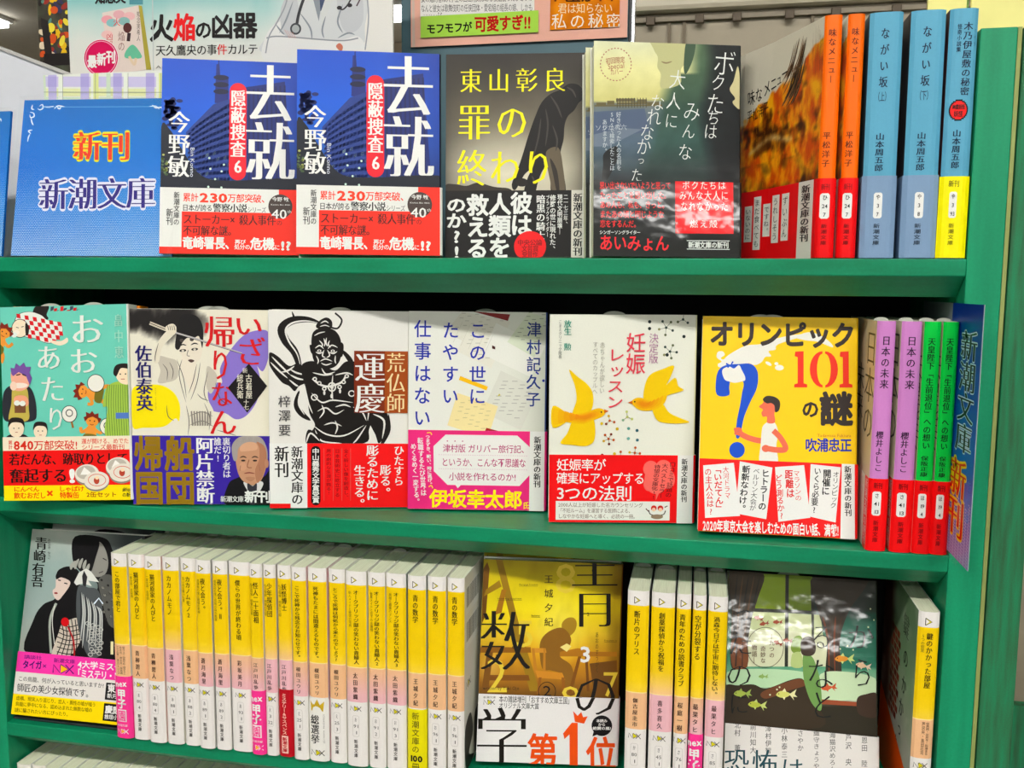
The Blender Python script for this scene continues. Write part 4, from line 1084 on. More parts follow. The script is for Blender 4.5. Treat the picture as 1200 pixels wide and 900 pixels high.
def art_konoyo(b):
    q = (12, 14, 622, 886)
    s = b.front(q); P = (234, 234, 226)
    s.fill(lambda x, y: mixc(P, (224, 226, 214), (x - 300) / 300 + 0.3 * nz(x, y, 120)), 10, 14)
    # slips of receipts and schedules strewn at a slant
    def slipdoc(cx, cy, w_, h, a, c, rows, cols, ink=(196, 194, 182)):
        s.rect(cx - w_ / 2, cy - h / 2, cx + w_ / 2, cy + h / 2, c, a)
        ca, sa = math.cos(a), math.sin(a)
        for j in range(rows):
            for i in range(cols):
                if (i * 5 + j * 3) % 4 == 0: continue
                u, v = -w_ * 0.4 + w_ * 0.8 * (i + 0.2) / cols, -h * 0.4 + h * 0.8 * j / rows
                x, y = cx + u * ca - v * sa, cy + u * sa + v * ca
                s.rect(x, y, x + w_ * 0.5 / cols, y + 3, ink, 0.0); s.layer -= 1
        s.layer += 1
    slipdoc(320, 80, 240, 170, 0.45, (228, 226, 214), 6, 7); slipdoc(330, 170, 170, 120, 0.45, (232, 230, 218), 5, 4)
    slipdoc(480, 180, 240, 150, 0.42, (236, 236, 228), 0, 1); slipdoc(470, 400, 190, 200, 0.42, (222, 222, 212), 9, 4, (176, 174, 168)); slipdoc(300, 470, 190, 150, 0.3, (240, 226, 176), 6, 5, (206, 196, 156))
    slipdoc(560, 90, 140, 200, 0.5, (220, 226, 206), 8, 4, (160, 168, 150))
    s.rect(300, -2, 462, 28, (130, 36, 34), 0.32); s.rect(236, 318, 368, 336, (236, 192, 30), 0.35); s.poly([(362, 522), (420, 536), (356, 536)], (160, 44, 36)); s.poly([(384, 160), (398, 166), (398, 178), (384, 174)], (70, 30, 28)); s.poly([(410, 384), (424, 378), (418, 370)], (200, 190, 80))
    for k in range(5): s.line([(250 + k * 34, 60 + k * 14), (210 + k * 34, 150 + k * 14)], 1.4, (206, 202, 190), False)
    B2 = (46, 60, 158)
    s.Vt('この世に', 282, 48, 358, 432, B2, 0.014, k=.78); s.Vt('たやすい', 162, 48, 236, 432, B2, 0.014, k=.78); s.Vt('仕事はない', 36, 42, 112, 530, B2, 0.014, k=.8)
    s.Vt('津村記久子', 538, 50, 602, 432, (44, 66, 132), 0.016, k=.85); s.line([(580, 274), (592, 284)], 7, B2, False); s.ell(614, 312, 6, 6, B2)
    PK = (222, 58, 130)
    s = b.strip(q, 0.0608, PK); s.z1 = b.hb
    s.rect(556, 530, 625, 890, WHT); new_strip(s, 574, 556, 606, 782)
    s.poly([(180, 554), (500, 554), (556, 604), (556, 728), (512, 776), (250, 776), (236, 790), (226, 776), (190, 776), (128, 716), (126, 606)], (238, 236, 232))
    for t, x0, y0, x1, y1 in (('津村版 ガリバー旅行記、', 168, 596, 552, 632), ('というか、こんな不思議な', 162, 656, 540, 694), ('小説を作れるのか!', 196, 720, 496, 756)): s.H(t, x0, y0, x1, y1, (176, 60, 116), 0.008)
    for y in (642, 704): 
        for k in range(40): s.rect(150 + k * 10, y, 155 + k * 10, y + 1.6, (206, 150, 180)); s.layer -= 1
    s.layer += 1
    for k in range(3): s.ell(188 + k * 34, 582, 3, 3, (176, 60, 116), n=8)
    s.H('伊坂幸太郎', 110, 796, 526, 876, (248, 230, 30), 0.04); s.H('氏', 528, 846, 556, 878, (248, 230, 30), 0.03)
    s.Vt('つまずき、戦い、時に逃げ。', 92, 560, 116, 772, WHT, 0.03, rot=0.09, k=.9) if False else s.Vt('つまずき、戦い、時に逃げ。', 96, 556, 116, 782, WHT, 0.03, skew=0.06)
    s.Vt('転職するたび世界は', 62, 568, 88, 826, WHT, 0.022, skew=0.07); s.Vt('めくるめく一変する。', 32, 594, 58, 862, WHT, 0.022, skew=0.07)
    s.line([(96, 548), (112, 546), (118, 556)], 4, (248, 220, 40)); s.line([(106, 786), (118, 780), (124, 792)], 4, (248, 220, 40))

def art_ninshin(b):
    q = (15, 18, 626, 886)
    s = b.front(q); P = (236, 236, 224)
    s.fill(P)
    def molecule(x, y, f, cs, n, a0=0.0):
        for k in range(n):
            a = a0 + k * 2 * PI / n; X, Y = x + f * math.cos(a), y + f * math.sin(a)
            s.line([(x, y), (X, Y)], 1.8, (120, 120, 100), False); s.ell(X, Y, 5.5, 5.5, cs[k % len(cs)], n=12)
        s.ell(x, y, 5.5, 5.5, cs[0], n=12)
    DK = ((60, 76, 70), (110, 116, 88), (150, 150, 110))
    molecule(502, 70, 30, DK, 5, 0.4); molecule(520, 168, 28, DK, 5, 0.1); molecule(572, 36, 24, DK, 3, 0.6)
    for X, Y in ((432, 46), (432, 74), (577, 106), (508, 182)): s.ell(X, Y, 7, 7, (44, 54, 52), n=12)
    CC = ((190, 96, 40), (120, 56, 30), (212, 178, 60))
    molecule(270, 456, 20, CC, 3, 0.3); molecule(266, 532, 22, CC, 5, 0.2); molecule(344, 440, 22, ((200, 206, 130), (150, 180, 150)), 3, 0.4); molecule(378, 590, 22, CC, 4, 0.1); molecule(318, 606, 20, CC, 4)
    for X, Y, c in ((236, 468, (212, 190, 40)), (302, 490, (206, 180, 30)), (350, 488, (110, 160, 150)), (386, 496, (50, 90, 100)), (350, 530, (120, 170, 160)), (388, 536, (70, 110, 120)), (240, 600, (160, 40, 40)), (292, 594, (206, 180, 40))): s.ell(X, Y, 6.5, 6.5, c, n=12)
    Y1, Y2 = (238, 204, 16), (226, 150, 30)
    def bird(pts_body, wing1, wing2, tail, beak, eye, breast):
        s.blob(tail, Y1, 4); s.blob(wing1, Y1, 6); s.blob(wing2, Y1, 6); s.blob(pts_body, Y1, 6)
        for k in range(5):
            f = 1 - k * 0.17; cx, cy = breast
            s.blob([(cx + (x - cx) * f, cy + (y - cy) * f) for x, y in pts_body[:0] + smooth(pts_body, 2)], mixc(Y1, Y2, (k + 1) / 5), 1)
        s.poly(beak, (196, 110, 30)); s.ell(*eye, 3.6, 3.6, (60, 40, 20), n=10)
    bird([(30, 404), (80, 424), (130, 428), (180, 416), (220, 404), (244, 410), (252, 422), (236, 440), (206, 452), (160, 470), (110, 466), (70, 462), (30, 476)],
         [(96, 246), (130, 272), (176, 308), (198, 350), (192, 410), (150, 440), (112, 430), (128, 370), (120, 310)],
         [(62, 550), (110, 558), (170, 562), (204, 540), (208, 480), (190, 440), (120, 450), (90, 510)],
         [(28, 396), (84, 424), (90, 458), (28, 486)], [(246, 408), (265, 416), (246, 424)], (234, 420), (170, 440))
    bird([(360, 380), (376, 362), (404, 360), (440, 372), (480, 366), (510, 340), (500, 380), (470, 404), (430, 414), (390, 408)],
         [(412, 366), (418, 300), (440, 262), (490, 240), (536, 226), (524, 270), (500, 320), (490, 380), (450, 400)],
         [(450, 390), (490, 384), (520, 420), (560, 440), (606, 460), (540, 466), (480, 458), (456, 430)],
         [(480, 340), (540, 276), (556, 310), (578, 328), (510, 350), (490, 372)], [(364, 372), (344, 380), (366, 386)], (374, 376), (410, 386))
    R, PU, GN = (214, 76, 92), (176, 116, 158), (60, 150, 132)
    s.H('妊', 334, 92, 416, 172, R, 0.006); s.H('娠', 334, 176, 416, 262, R, 0.006)
    s.Vt('レッスン', 256, 150, 328, 410, R, 0.004, k=.9, skew=-0.02)
    s.Vt('決定版', 430, 92, 470, 218, PU, -0.006)
    s.Vt('赤ちゃんが欲しい', 224, 130, 246, 344, (160, 156, 146), -0.008); s.Vt('すべてのカップルへ', 194, 128, 216, 346, (160, 156, 146), -0.008)
    s.Vt('放生 勲', 72, 40, 104, 166, GN, 0.0, 0.01); s.Vt('こまえクリニック院長', 50, 40, 64, 200, (110, 112, 106))
    s = b.strip(q, 0.0500, (222, 28, 32)); s.z1 = b.hb
    s.rect(560, 598, 630, 890, WHT); new_strip(s, 576, 612, 602, 796)
    s.H('妊娠率が', 46, 616, 256, 666, WHT, 0.008); s.H('確実にアップする', 46, 672, 422, 722, WHT, 0.008); s.H('3つの法則', 44, 728, 370, 792, WHT, 0.01)
    s.rect(44, 794, 530, 874, (238, 236, 230))
    for k, (t, x1) in enumerate((('2000人以上が妊娠した名カウンセリング', 416), ('「不妊ルーム」を運営する医師による、', 372), ('しなやかな妊娠へと導く、必読の一冊。', 394))): s.H(t, 54, 800 + k * 24, x1, 820 + k * 24, (120, 92, 76))
    PKc = (236, 120, 112)
    for x, y, rx, ry in ((470, 700, 50, 62), (446, 656, 32, 34), (500, 650, 34, 32), (520, 700, 30, 40), (440, 720, 24, 30)): s.ell(x, y, rx, ry, PKc)
    s.poly([(470, 750), (486, 750), (470, 790)], PKc)
    for k, t in enumerate(('口コミで話題の', '大ベストセラー', '待望の文庫化!!')): s.Vt(t, 518 - k * 32, 626 + k * 6, 544 - k * 32, 776 + k * 4, (70, 20, 24), 0.0, 0.008, skew=-0.12)
    for X in (462, 490):
        s.ell(X, 822, 12, 12, (196, 50, 40)); s.ell(X, 828, 8, 8, (240, 206, 180))
    s.line([(440, 830), (452, 850), (500, 850), (512, 832)], 4, (70, 50, 40)); s.ell(476, 858, 26, 10, (150, 130, 110)); s.line([(428, 824), (440, 836)], 4, (90, 40, 30)); s.line([(508, 818), (520, 812)], 4, (90, 40, 30))

def art_olympic(b):
    q = [(22, 16), (650, 22), (632, 888), (12, 858)]
    s = b.front(q); Y = (246, 208, 2)
    s.fill(Y)
    W, BL, SK, K = (238, 236, 228), (22, 86, 188), (226, 122, 96), (58, 48, 44)
    s.blob([(84, 160), (104, 158), (112, 172), (96, 184), (108, 190), (120, 178), (150, 158), (200, 134), (260, 128), (310, 108), (400, 90), (440, 92), (330, 128), (318, 150), (290, 156), (300, 176), (276, 180), (262, 200), (236, 212), (210, 204), (200, 216), (160, 226), (120, 222), (84, 210), (100, 198), (80, 182)], W, 4)
    s.ell(334, 222, 18, 11, W); s.ell(322, 206, 8, 6, W); s.ell(100, 214, 16, 8, W); s.ell(290, 206, 14, 6, W, 0.5)
    s.blob([(400, 100), (450, 80), (500, 92), (540, 120), (550, 140), (490, 118), (440, 112)], W, 4)
    s.blob([(82, 330), (78, 270), (90, 230), (120, 212), (170, 208), (220, 208), (246, 240), (244, 300), (216, 360), (192, 420), (176, 494), (160, 494), (164, 430), (176, 370), (184, 320), (190, 290), (180, 272), (140, 272), (132, 300), (130, 332)], BL, 4)
    s.blob([(104, 230), (130, 218), (150, 226), (170, 212), (182, 232), (196, 262), (186, 276), (124, 276), (106, 256)], W, 4); s.line([(122, 272), (154, 280), (192, 272)], 5, W)
    s.line([(118, 206), (130, 214), (124, 222)], 6, BL); s.line([(146, 198), (140, 212), (152, 218)], 6, BL)
    s.ell(165, 546, 31, 31, BL)
    s.line([(180, 484), (214, 500), (262, 510), (278, 496)], 22, SK); s.line([(152, 468), (176, 466), (178, 490)], 14, SK); s.line([(154, 478), (184, 484)], 16, SK, False)
    s.blob([(270, 450), (290, 436), (316, 440), (330, 480), (322, 530), (326, 600), (258, 600), (260, 520), (264, 470)], W, 5)
    s.line([(310, 470), (340, 500), (360, 540), (330, 546), (284, 540)], 22, SK); s.ell(280, 540, 16, 14, SK)
    s.blob([(276, 344), (300, 336), (330, 352), (328, 384), (314, 400), (316, 438), (286, 440), (284, 416), (268, 416), (262, 400), (268, 388), (252, 376), (268, 362)], SK, 4)
    s.blob([(268, 346), (284, 334), (316, 338), (336, 356), (334, 388), (318, 398), (314, 372), (300, 362), (286, 364), (272, 356)], K, 4)
    s.ell(308, 382, 5, 8, SK)
    s.H('オリンピック', 50, 38, 642, 140, (60, 50, 46), 0.055, slant=0.008)
    s.H('101', 392, 150, 634, 304, (226, 66, 36), 0.075, 0.03) if False else None
    RD = (226, 62, 34)
    for x in (392, 575):
        s.poly([(x + 6, 158), (x + 40, 156), (x + 40, 284), (x + 54, 288), (x + 54, 300), (x + 2, 300), (x + 2, 288), (x + 16, 284), (x + 16, 180), (x + 4, 176)], RD)
    for sgn in (-1, 1):
        o = [(514 + sgn * (5 + 52 * math.sin(a)), 228 - 72 * math.cos(a)) for a in [PI * k / 12 for k in range(13)]]
        i = [(514 + sgn * (6 + 22 * math.sin(a)), 228 - 62 * math.cos(a)) for a in [PI * k / 12 for k in range(13)]]
        s.poly(o + i[::-1], RD)
    s.H('の', 424, 350, 494, 420, K, 0.05); s.H('謎', 498, 318, 628, 448, K, 0.06)
    s.H('Tadamasa Fukiura', 486, 480, 622, 496, (200, 130, 60)); s.H('吹浦忠正', 438, 500, 624, 552, (40, 60, 160), 0.035)
    s = b.strip(q, 0.0505, (222, 34, 32)); s.z1 = b.hb
    s.poly([(583, 560), (634, 560), (634, 900), (574, 900)], WHT); new_strip(s, 592, 606, 620, 800)
    CARD = (238, 238, 234)
    for P_ in ([(30, 606), (152, 596), (178, 800), (40, 808)], [(176, 590), (306, 614), (282, 812), (160, 790)], [(316, 612), (432, 604), (456, 806), (330, 822)], [(458, 600), (578, 612), (556, 824), (448, 800)]): s.poly(P_, CARD)
    R = (206, 34, 36)
    for t, x0, x1, y0, y1, c, bo, sk in (('大河ドラマ', 112, 136, 610, 734, R, 0.0, .08), ('「いだてん」', 76, 108, 606, 786, R, 0.03, .08), ('の主人公は?', 42, 70, 616, 798, R, 0.01, .08),
            ('ヒトラーの', 256, 288, 620, 778, BLK, 0.03, -.1), ('ベルリン大会が', 222, 248, 616, 780, BLK, 0.0, -.1), ('斬新なわけ。', 178, 210, 606, 784, BLK, 0.03, -.1),
            ('マラソンの', 392, 418, 624, 742, R, 0.0, .08), ('距離は', 358, 390, 622, 730, R, 0.03, .08), ('どう測るか?', 322, 350, 640, 812, R, 0.02, .08),
            ('オリンピック', 540, 566, 628, 770, BLK, 0.0, -.1), ('開催に', 504, 536, 620, 720, BLK, 0.03, -.1), ('いくら必要?', 464, 492, 612, 790, BLK, 0.02, -.1)): s.Vt(t, x0, y0, x1, y1, c, bo, skew=sk)
    s.H('2020年東京大会を楽しむための面白い話、満載!', 30, 822, 568, 868, WHT, 0.035, slant=0.035, k=.98)

def face(fn, label, pos, yaw, tilt, roll, m=M_SATIN, slips=(0.5,), **kw):
    b = Face(label, **kw); fn(b)
    for f in slips: slip(b.root, b.W * f, b.T * 0.4, BH - 0.001, 0.0085)
    b.done(pos, yaw, tilt, roll, m, m); return b.root
face(art_oo, 'turquoise comic-style cover with a checked cloak and white brush title', (-0.4279, -0.0139, Z2 + .0016), 6.4, 5.2, 2.0, slips=(0.36, 0.7), front=(128, 208, 188), W=0.104)
face(art_iza, 'cream cover with sword-bearing woman sketch, red title and purple portrait band', (-0.3247, -0.0006, Z2 + .0005), 14.6, 1.1, -0.4, slips=(0.55, 0.62), front=(236, 232, 216))
face(art_unkei, 'white cover with black woodcut guardian statue and brown title box', (-0.2172, 0.0121, Z2 + .0004), 16.5, 0.8, -0.6, slips=(0.5,), front=(236, 234, 228), spine=(232, 230, 224))
face(art_konoyo, 'pale cover with blue title over scattered receipts and a pink band', (-0.1145, 0.0342, Z2 + .0011), 9.8, 3.5, -0.1, slips=(0.55,), front=(234, 234, 226), spine=(70, 90, 150))
face(art_ninshin, 'white cover with two yellow birds and a red band', (-0.0034, 0.0224, Z2 + .0005), 10.9, 1.2, 0.2, slips=(0.44,), front=(236, 236, 224), spine=(240, 236, 200))
face(art_olympic, 'yellow cover with a runner holding a blue question-mark torch', (0.1030, 0.0136, Z2 + .0029), 1.4, 10.7, 0.0, slips=(0.38, 0.46), front=(246, 204, 4), spine=(240, 200, 30))
b = Face('edge of an orange and yellow paperback behind the turquoise cover at the left end', front=(240, 150, 30), spine=(240, 150, 30))
s = b.strip((0, 0, 105, 151), 0.05, (250, 226, 16)); b.done((-0.4330, 0.0030, Z2 + .0016), 6.4, 5.2, 1.0)

PURPLE, GREENB = (208, 146, 202), (16, 196, 84)
for x0, x1, k in ((0.2118, 0.2231, 0), (0.2267, 0.2388, 0), (0.2402, 0.2502, 1), (0.2514, 0.2606, 1)):
    first = x0 in (0.2118, 0.2402)
    lab = ('lilac spine with red band, ' + ('first of two, touching the yellow torch cover' if first else 'second of two, touching the green spines')) if k == 0 else ('green spine with red band, ' + ('first of two, touching the lilac spines' if first else 'second of two, touching the blue divider'))
    b = Spine(lab, x1 - x0, spine=PURPLE if k == 0 else GREENB, left=(224, 212, 190), bulge=0.0014, group='lilac spines on the middle shelf' if k == 0 else 'green spines on the middle shelf')
    W = b.W * 1000; s = b.sheet('spine'); C = (66, 40, 70) if k == 0 else (14, 58, 30)
    l = b.sheet('left')
    if k == 0:
        s.Vt('日本の未来', W * .32, 9, W * .78, 44, C, 0.0, 0.02, k=.88); s.Vt('櫻井よしこ', W * .26, 71, W * .66, 98, C, 0.0, 0.02, k=.95)
        l.Vt('日本の', 70, 6, 104, 80, BLK, -0.006, 0.012); l.Vt('未来', 40, 30, 68, 70, BLK, -0.006, 0.012)
    else:
        s.Vt('天皇陛下「生前退位」への想い', W * .28, 10, W * .74, 82, C, 0.0, 0.02, k=.98); s.Vt('保阪正康', W * .26, 86, W * .70, 112 - 12, C, 0.0, 0.02, k=.9)
        l.Vt('天皇陛下', 80, 20, 104, 90, BLK, -0.006, 0.012)
    b.strip(0.0485, (224, 26, 30), (236, 228, 214))
    l = b.sheet('left', None, True); l.z1 = 0.0485
    l.rect(92, 100, 103, 151, (224, 26, 30)); l.Vt('新潮文庫の新刊', 94, 104, 101, 148, WHT, 0.0)
    s = b.sheet('spine', None, True); s.z1 = 0.0485; D = (104, 14, 16)
    s.H('新刊', W * .28, 105, W * .74, 109, D, 0.01); pill(s, W * .24, 111, W * .70, 127, ('さ', '41', '13') if k == 0 else ('ほ', '19', '4'))
    s.Vt('新潮文庫', W * .34, 130, W * .62, 145, D, 0.0, 0.008, k=.9)
    slip(b.root, W / 2000, 0.02, BH, 0.0045)
    b.done(x0, 0.0004 if k == 0 else 0.0003, Z2 + 0.0002, 0.0)

# divider plate standing out of the shelf beside the right upright
dv = empty('shelf_divider', label='upright blue divider plate with red and yellow 新刊, jutting out beside the green upright', cat='divider')
P = Print(); path = Path([(0.2615, 0.100), (0.2615, -0.0440), (0.26205, -0.0440), (0.26205, 0.100)])
shell(P, path, -0.187, -0.0278, 0.0005, (60, 110, 190), [(150, 160, 166)] * 3)
s = Sheet(P, path, 0.078, 0.1439, -0.187, -0.0278, (0, 0, 66, 159))
s.fill(lambda x, y: ramp([(0, (8, 60, 140)), (60, (14, 84, 172)), (110, (40, 110, 190)), (130, (120, 120, 196)), (159, (170, 150, 204))], y), 3, 16)
for k in range(26):
    for i in range(11):
        if k < 4 + (i % 2) * 2: continue
        s.poly([(i * 6, 112 + k * 1.9), (i * 6 + 4, 113.2 + k * 1.9), (i * 6 + 4, 113.9 + k * 1.9), (i * 6, 112.7 + k * 1.9)], (206, 210, 236)); s.layer -= 1
s.layer += 1
s.Vt('新潮文庫', 24, 16, 58, 92, (200, 222, 236), 0.045, 0.0); s.Vt('新潮文庫', 24, 16, 58, 92, (16, 26, 40), 0.01, 0.02)
s.Vt('新刊', 18, 96, 52, 146, (240, 214, 30), 0.08); s.Vt('新刊', 18, 96, 52, 146, (206, 30, 28), 0.02, 0.02)
s.H('新潮文庫', 54, 108, 64, 132, (60, 130, 214), rot=PI / 2) if False else s.Vt('新潮文庫', 55, 106, 63, 132, (70, 140, 214))
P.build('printed_plate', M_SATIN, dv)
box('foot_flange', 0.2606, 0.26205, -0.02, 0.10, -0.1905, -0.187, M_CLEAR, dv)
dv.location = (0, 0, ZS)
# ================================================================== lower row: yellow paperbacks spine out
YEL, PEACH, ROSE, LAB = (240, 208, 20), (238, 196, 156), (236, 192, 198), (240, 236, 232)
INK = (58, 46, 18)
def nex_logo(s, cx, cy, f, c=(70, 66, 60), tri=(214, 204, 40)):
    s.line([(cx - 5.2 * f, cy + 2.2 * f), (cx - 5.0 * f, cy - 2.2 * f), (cx - 1.6 * f, cy + 2.2 * f), (cx - 1.4 * f, cy - 2.2 * f)], 0.55 * f, c, False)
    s.poly([(cx - 1.2 * f, cy - 2.4 * f), (cx + 2.6 * f, cy), (cx - 1.2 * f, cy + 2.4 * f)], tri)
    s.line([(cx - 1.2 * f, cy - 2.4 * f), (cx + 2.6 * f, cy), (cx - 1.2 * f, cy + 2.4 * f)], 0.5 * f, c, False)
    s.line([(cx + 1.2 * f, cy - 2.3 * f), (cx + 5.4 * f, cy + 2.3 * f)], 0.55 * f, c, False); s.line([(cx + 5.4 * f, cy - 2.3 * f), (cx + 1.2 * f, cy + 2.3 * f)], 0.55 * f, c, False)

def back_art(s):
    rs = random.Random(5)
    for y0 in (10, 36):
        s.rect(4, y0 - 1, 44, y0 + 20, (242, 242, 238))
        x = 6.0
        while x < 42: 
            wd = rs.choice((.4, .7, 1.1)); s.rect(x, y0, x + wd, y0 + 15, BLK); s.layer -= 1; x += wd + rs.choice((.4, .8, 1.0))
        s.layer += 1
    nex_logo(s, 12, 84, 1.2)
    s.blob([(2, 118), (18, 110), (26, 128), (14, 140), (30, 149), (6, 149)], (52, 50, 48)); s.blob([(30, 120), (44, 116), (40, 140), (54, 149), (34, 149)], (90, 88, 84))

def nex_book(x0, x1, title, sub, author, code, label, style='peach', band=None, y=0.0, side=(236, 232, 216), z=None, lower=True, group='yellow paperbacks spine out on the lower shelf', multi=None, art=None, back=None):
    W = x1 - x0
    b = Spine(label, W, spine=LAB, left=side, right=(238, 236, 228), bulge=0.0016, group=group)
    w = W * 1000; s = b.sheet('spine')
    pale = style == 'rose'
    def ycol(x, yy):
        c = mixc(YEL, (250, 222, 70), (yy - 60) / 14)
        return mixc(c, (244, 206, 170), (yy - 52) / 24) if pale else mixc(c, (248, 214, 110), (yy - 62) / 22)
    s.fill(ycol, 1, 8, (0, 10.5 / 151, 1, 73.2 / 151))
    s.fill(lambda x, yy: (250, 228, 170), 1, 1, (0, 73.2 / 151, 1, 73.9 / 151))
    lowc = ROSE if pale or style == 'mix' else PEACH
    s.fill(lambda x, yy: mixc(PEACH if not pale else ROSE, lowc, (yy - 73) / 24), 1, 4, (0, 73.9 / 151, 1, 100.5 / 151))
    tx = w * 0.36
    s.poly([(tx - 0.2, 4.1), (tx + 4.2, 6.6), (tx - 0.2, 9.1)], (216, 206, 30)); s.poly([(tx, 4.4), (tx + 2.5, 6.6), (tx, 8.7)], LAB)
    s.line([(tx, 4.2), (tx, 9.0)], .45, INK, False); s.line([(tx, 4.2), (tx + 4.0, 6.6), (tx, 9.0)], .45, INK, False)
    n = len(title); L = min(4.75 * n + (0 if n > 6 else 0.6 * n), 57)
    if sub: a0, a1 = 0.44, 0.44 + 4.0 / w
    else: a0, a1 = 0.5 - 2.1 / w, 0.5 + 2.1 / w
    s.Vt(title, w * a0, 14, w * a1, 14 + L, INK, 0.0, 0.022, k=.98)
    if sub: s.Vt(sub, w * 0.20, 15, w * 0.20 + 2.3, 15 + min(2.5 * len(sub), 40), (120, 100, 40))
    if multi:
        for i, t in enumerate(multi): s.Vt(t, w * 0.66 - i * 2.6, 75, w * 0.66 - i * 2.6 + 2.1, 98, (96, 70, 60), 0.0)
    else: s.Vt(author, w * .5 - 1.8, 77, w * .5 + 1.8, 77 + 22, (72, 50, 46), 0.0, 0.02, k=.8)
    nex_logo(s, w * .5, 105.5, 0.8)
    s.rrect(w * .5 - 2.6, 111, w * .5 + 2.6, 127.5, 1.5, (206, 202, 196)); s.rrect(w * .5 - 2.35, 111.25, w * .5 + 2.35, 127.25, 1.3, LAB)
    for i, t in enumerate(code): s.H(t, w * .5 - 1.0 * len(t), 112.4 + i * 5, w * .5 + 1.0 * len(t), 115.8 + i * 5, (80, 76, 70))
    s.Vt('新潮文庫', w * .5 - 1.5, 129.5, w * .5 + 1.5, 144, (76, 72, 68), 0.008, k=.9)
    if back: back(b.sheet('right', (0, 0, 103, 151)))
    if art: art(b.sheet('left', (0, 0, 105, 151)))
    if band:
        col = {'koshien': (236, 72, 152), 'suspense': (176, 20, 40), 'vote': (240, 238, 232), 'hundred': (232, 222, 20)}[band]
        h = {'koshien': 0.0515, 'suspense': 0.0540, 'vote': 0.0500, 'hundred': 0.0500}[band]
        b.strip(h, col); s = b.sheet('spine', None, True); s.z1 = h
        if band == 'koshien':
            s.H('nex', w * .5 - 4.8, 102, w * .5 + 4.8, 108.5, WHT, 0.04, slant=-0.12)
            s.Vt('甲子', w * .5 - 3.6, 110, w * .5 + 3.6, 126, WHT, 0.05); s.rect(w * .5 - 3.6, 127, w * .5 + 3.6, 137, WHT); s.H('園', w * .5 - 3.2, 127.5, w * .5 + 3.2, 136.5, col, 0.02)
            s.H('新潮文庫', w * .5 - 4.2, 139, w * .5 + 4.2, 141, WHT); nex_logo(s, w * .5, 145, .85, WHT, (250, 180, 60))
        elif band == 'suspense':
            s.Vt('ミステリー&サスペンス', w * .5 - 1.9, 100, w * .5 + 1.9, 133, (250, 214, 200), 0.02); s.rect(w * .5 - 2.6, 134, w * .5 + 2.6, 148, (244, 214, 200)); s.Vt('新潮文庫', w * .5 - 1.9, 135, w * .5 + 1.9, 147, col, 0.03)
        elif band == 'vote':
            G = (204, 176, 60)
            s.poly([(w * .5 - 4.6, 111), (w * .5 - 5.4, 103), (w * .5 - 2.2, 106), (w * .5, 101.5), (w * .5 + 2.2, 106), (w * .5 + 5.4, 103), (w * .5 + 4.6, 111)], G)
            s.Vt('総選挙', w * .34 - 2.8, 114, w * .34 + 3.8, 137, BLK, 0.012, 0.016); s.Vt('CHARACTER ELECTION', w * .84 - .8, 113, w * .84 + .8, 136, (120, 116, 110)); nex_logo(s, w * .5, 144, .95)
        else:
            s.Vt('新潮文庫の', w * .5 - 2.8, 103, w * .5 + 2.8, 135, BLK, 0.0, k=.9); s.H('100', w * .5 - 5, 136, w * .5 + 5, 142, BLK, 0.06); s.H('冊', w * .5 - 3, 142.5, w * .5 + 3, 148.5, BLK, 0.0)
    slip(b.root, W / 2, 0.055 + 0.02 * random.random(), BH, min(0.006, W * 0.4), angle=0.0)
    b.done(x0, y, Z3 + 0.0003 if z is None else z)
    return b

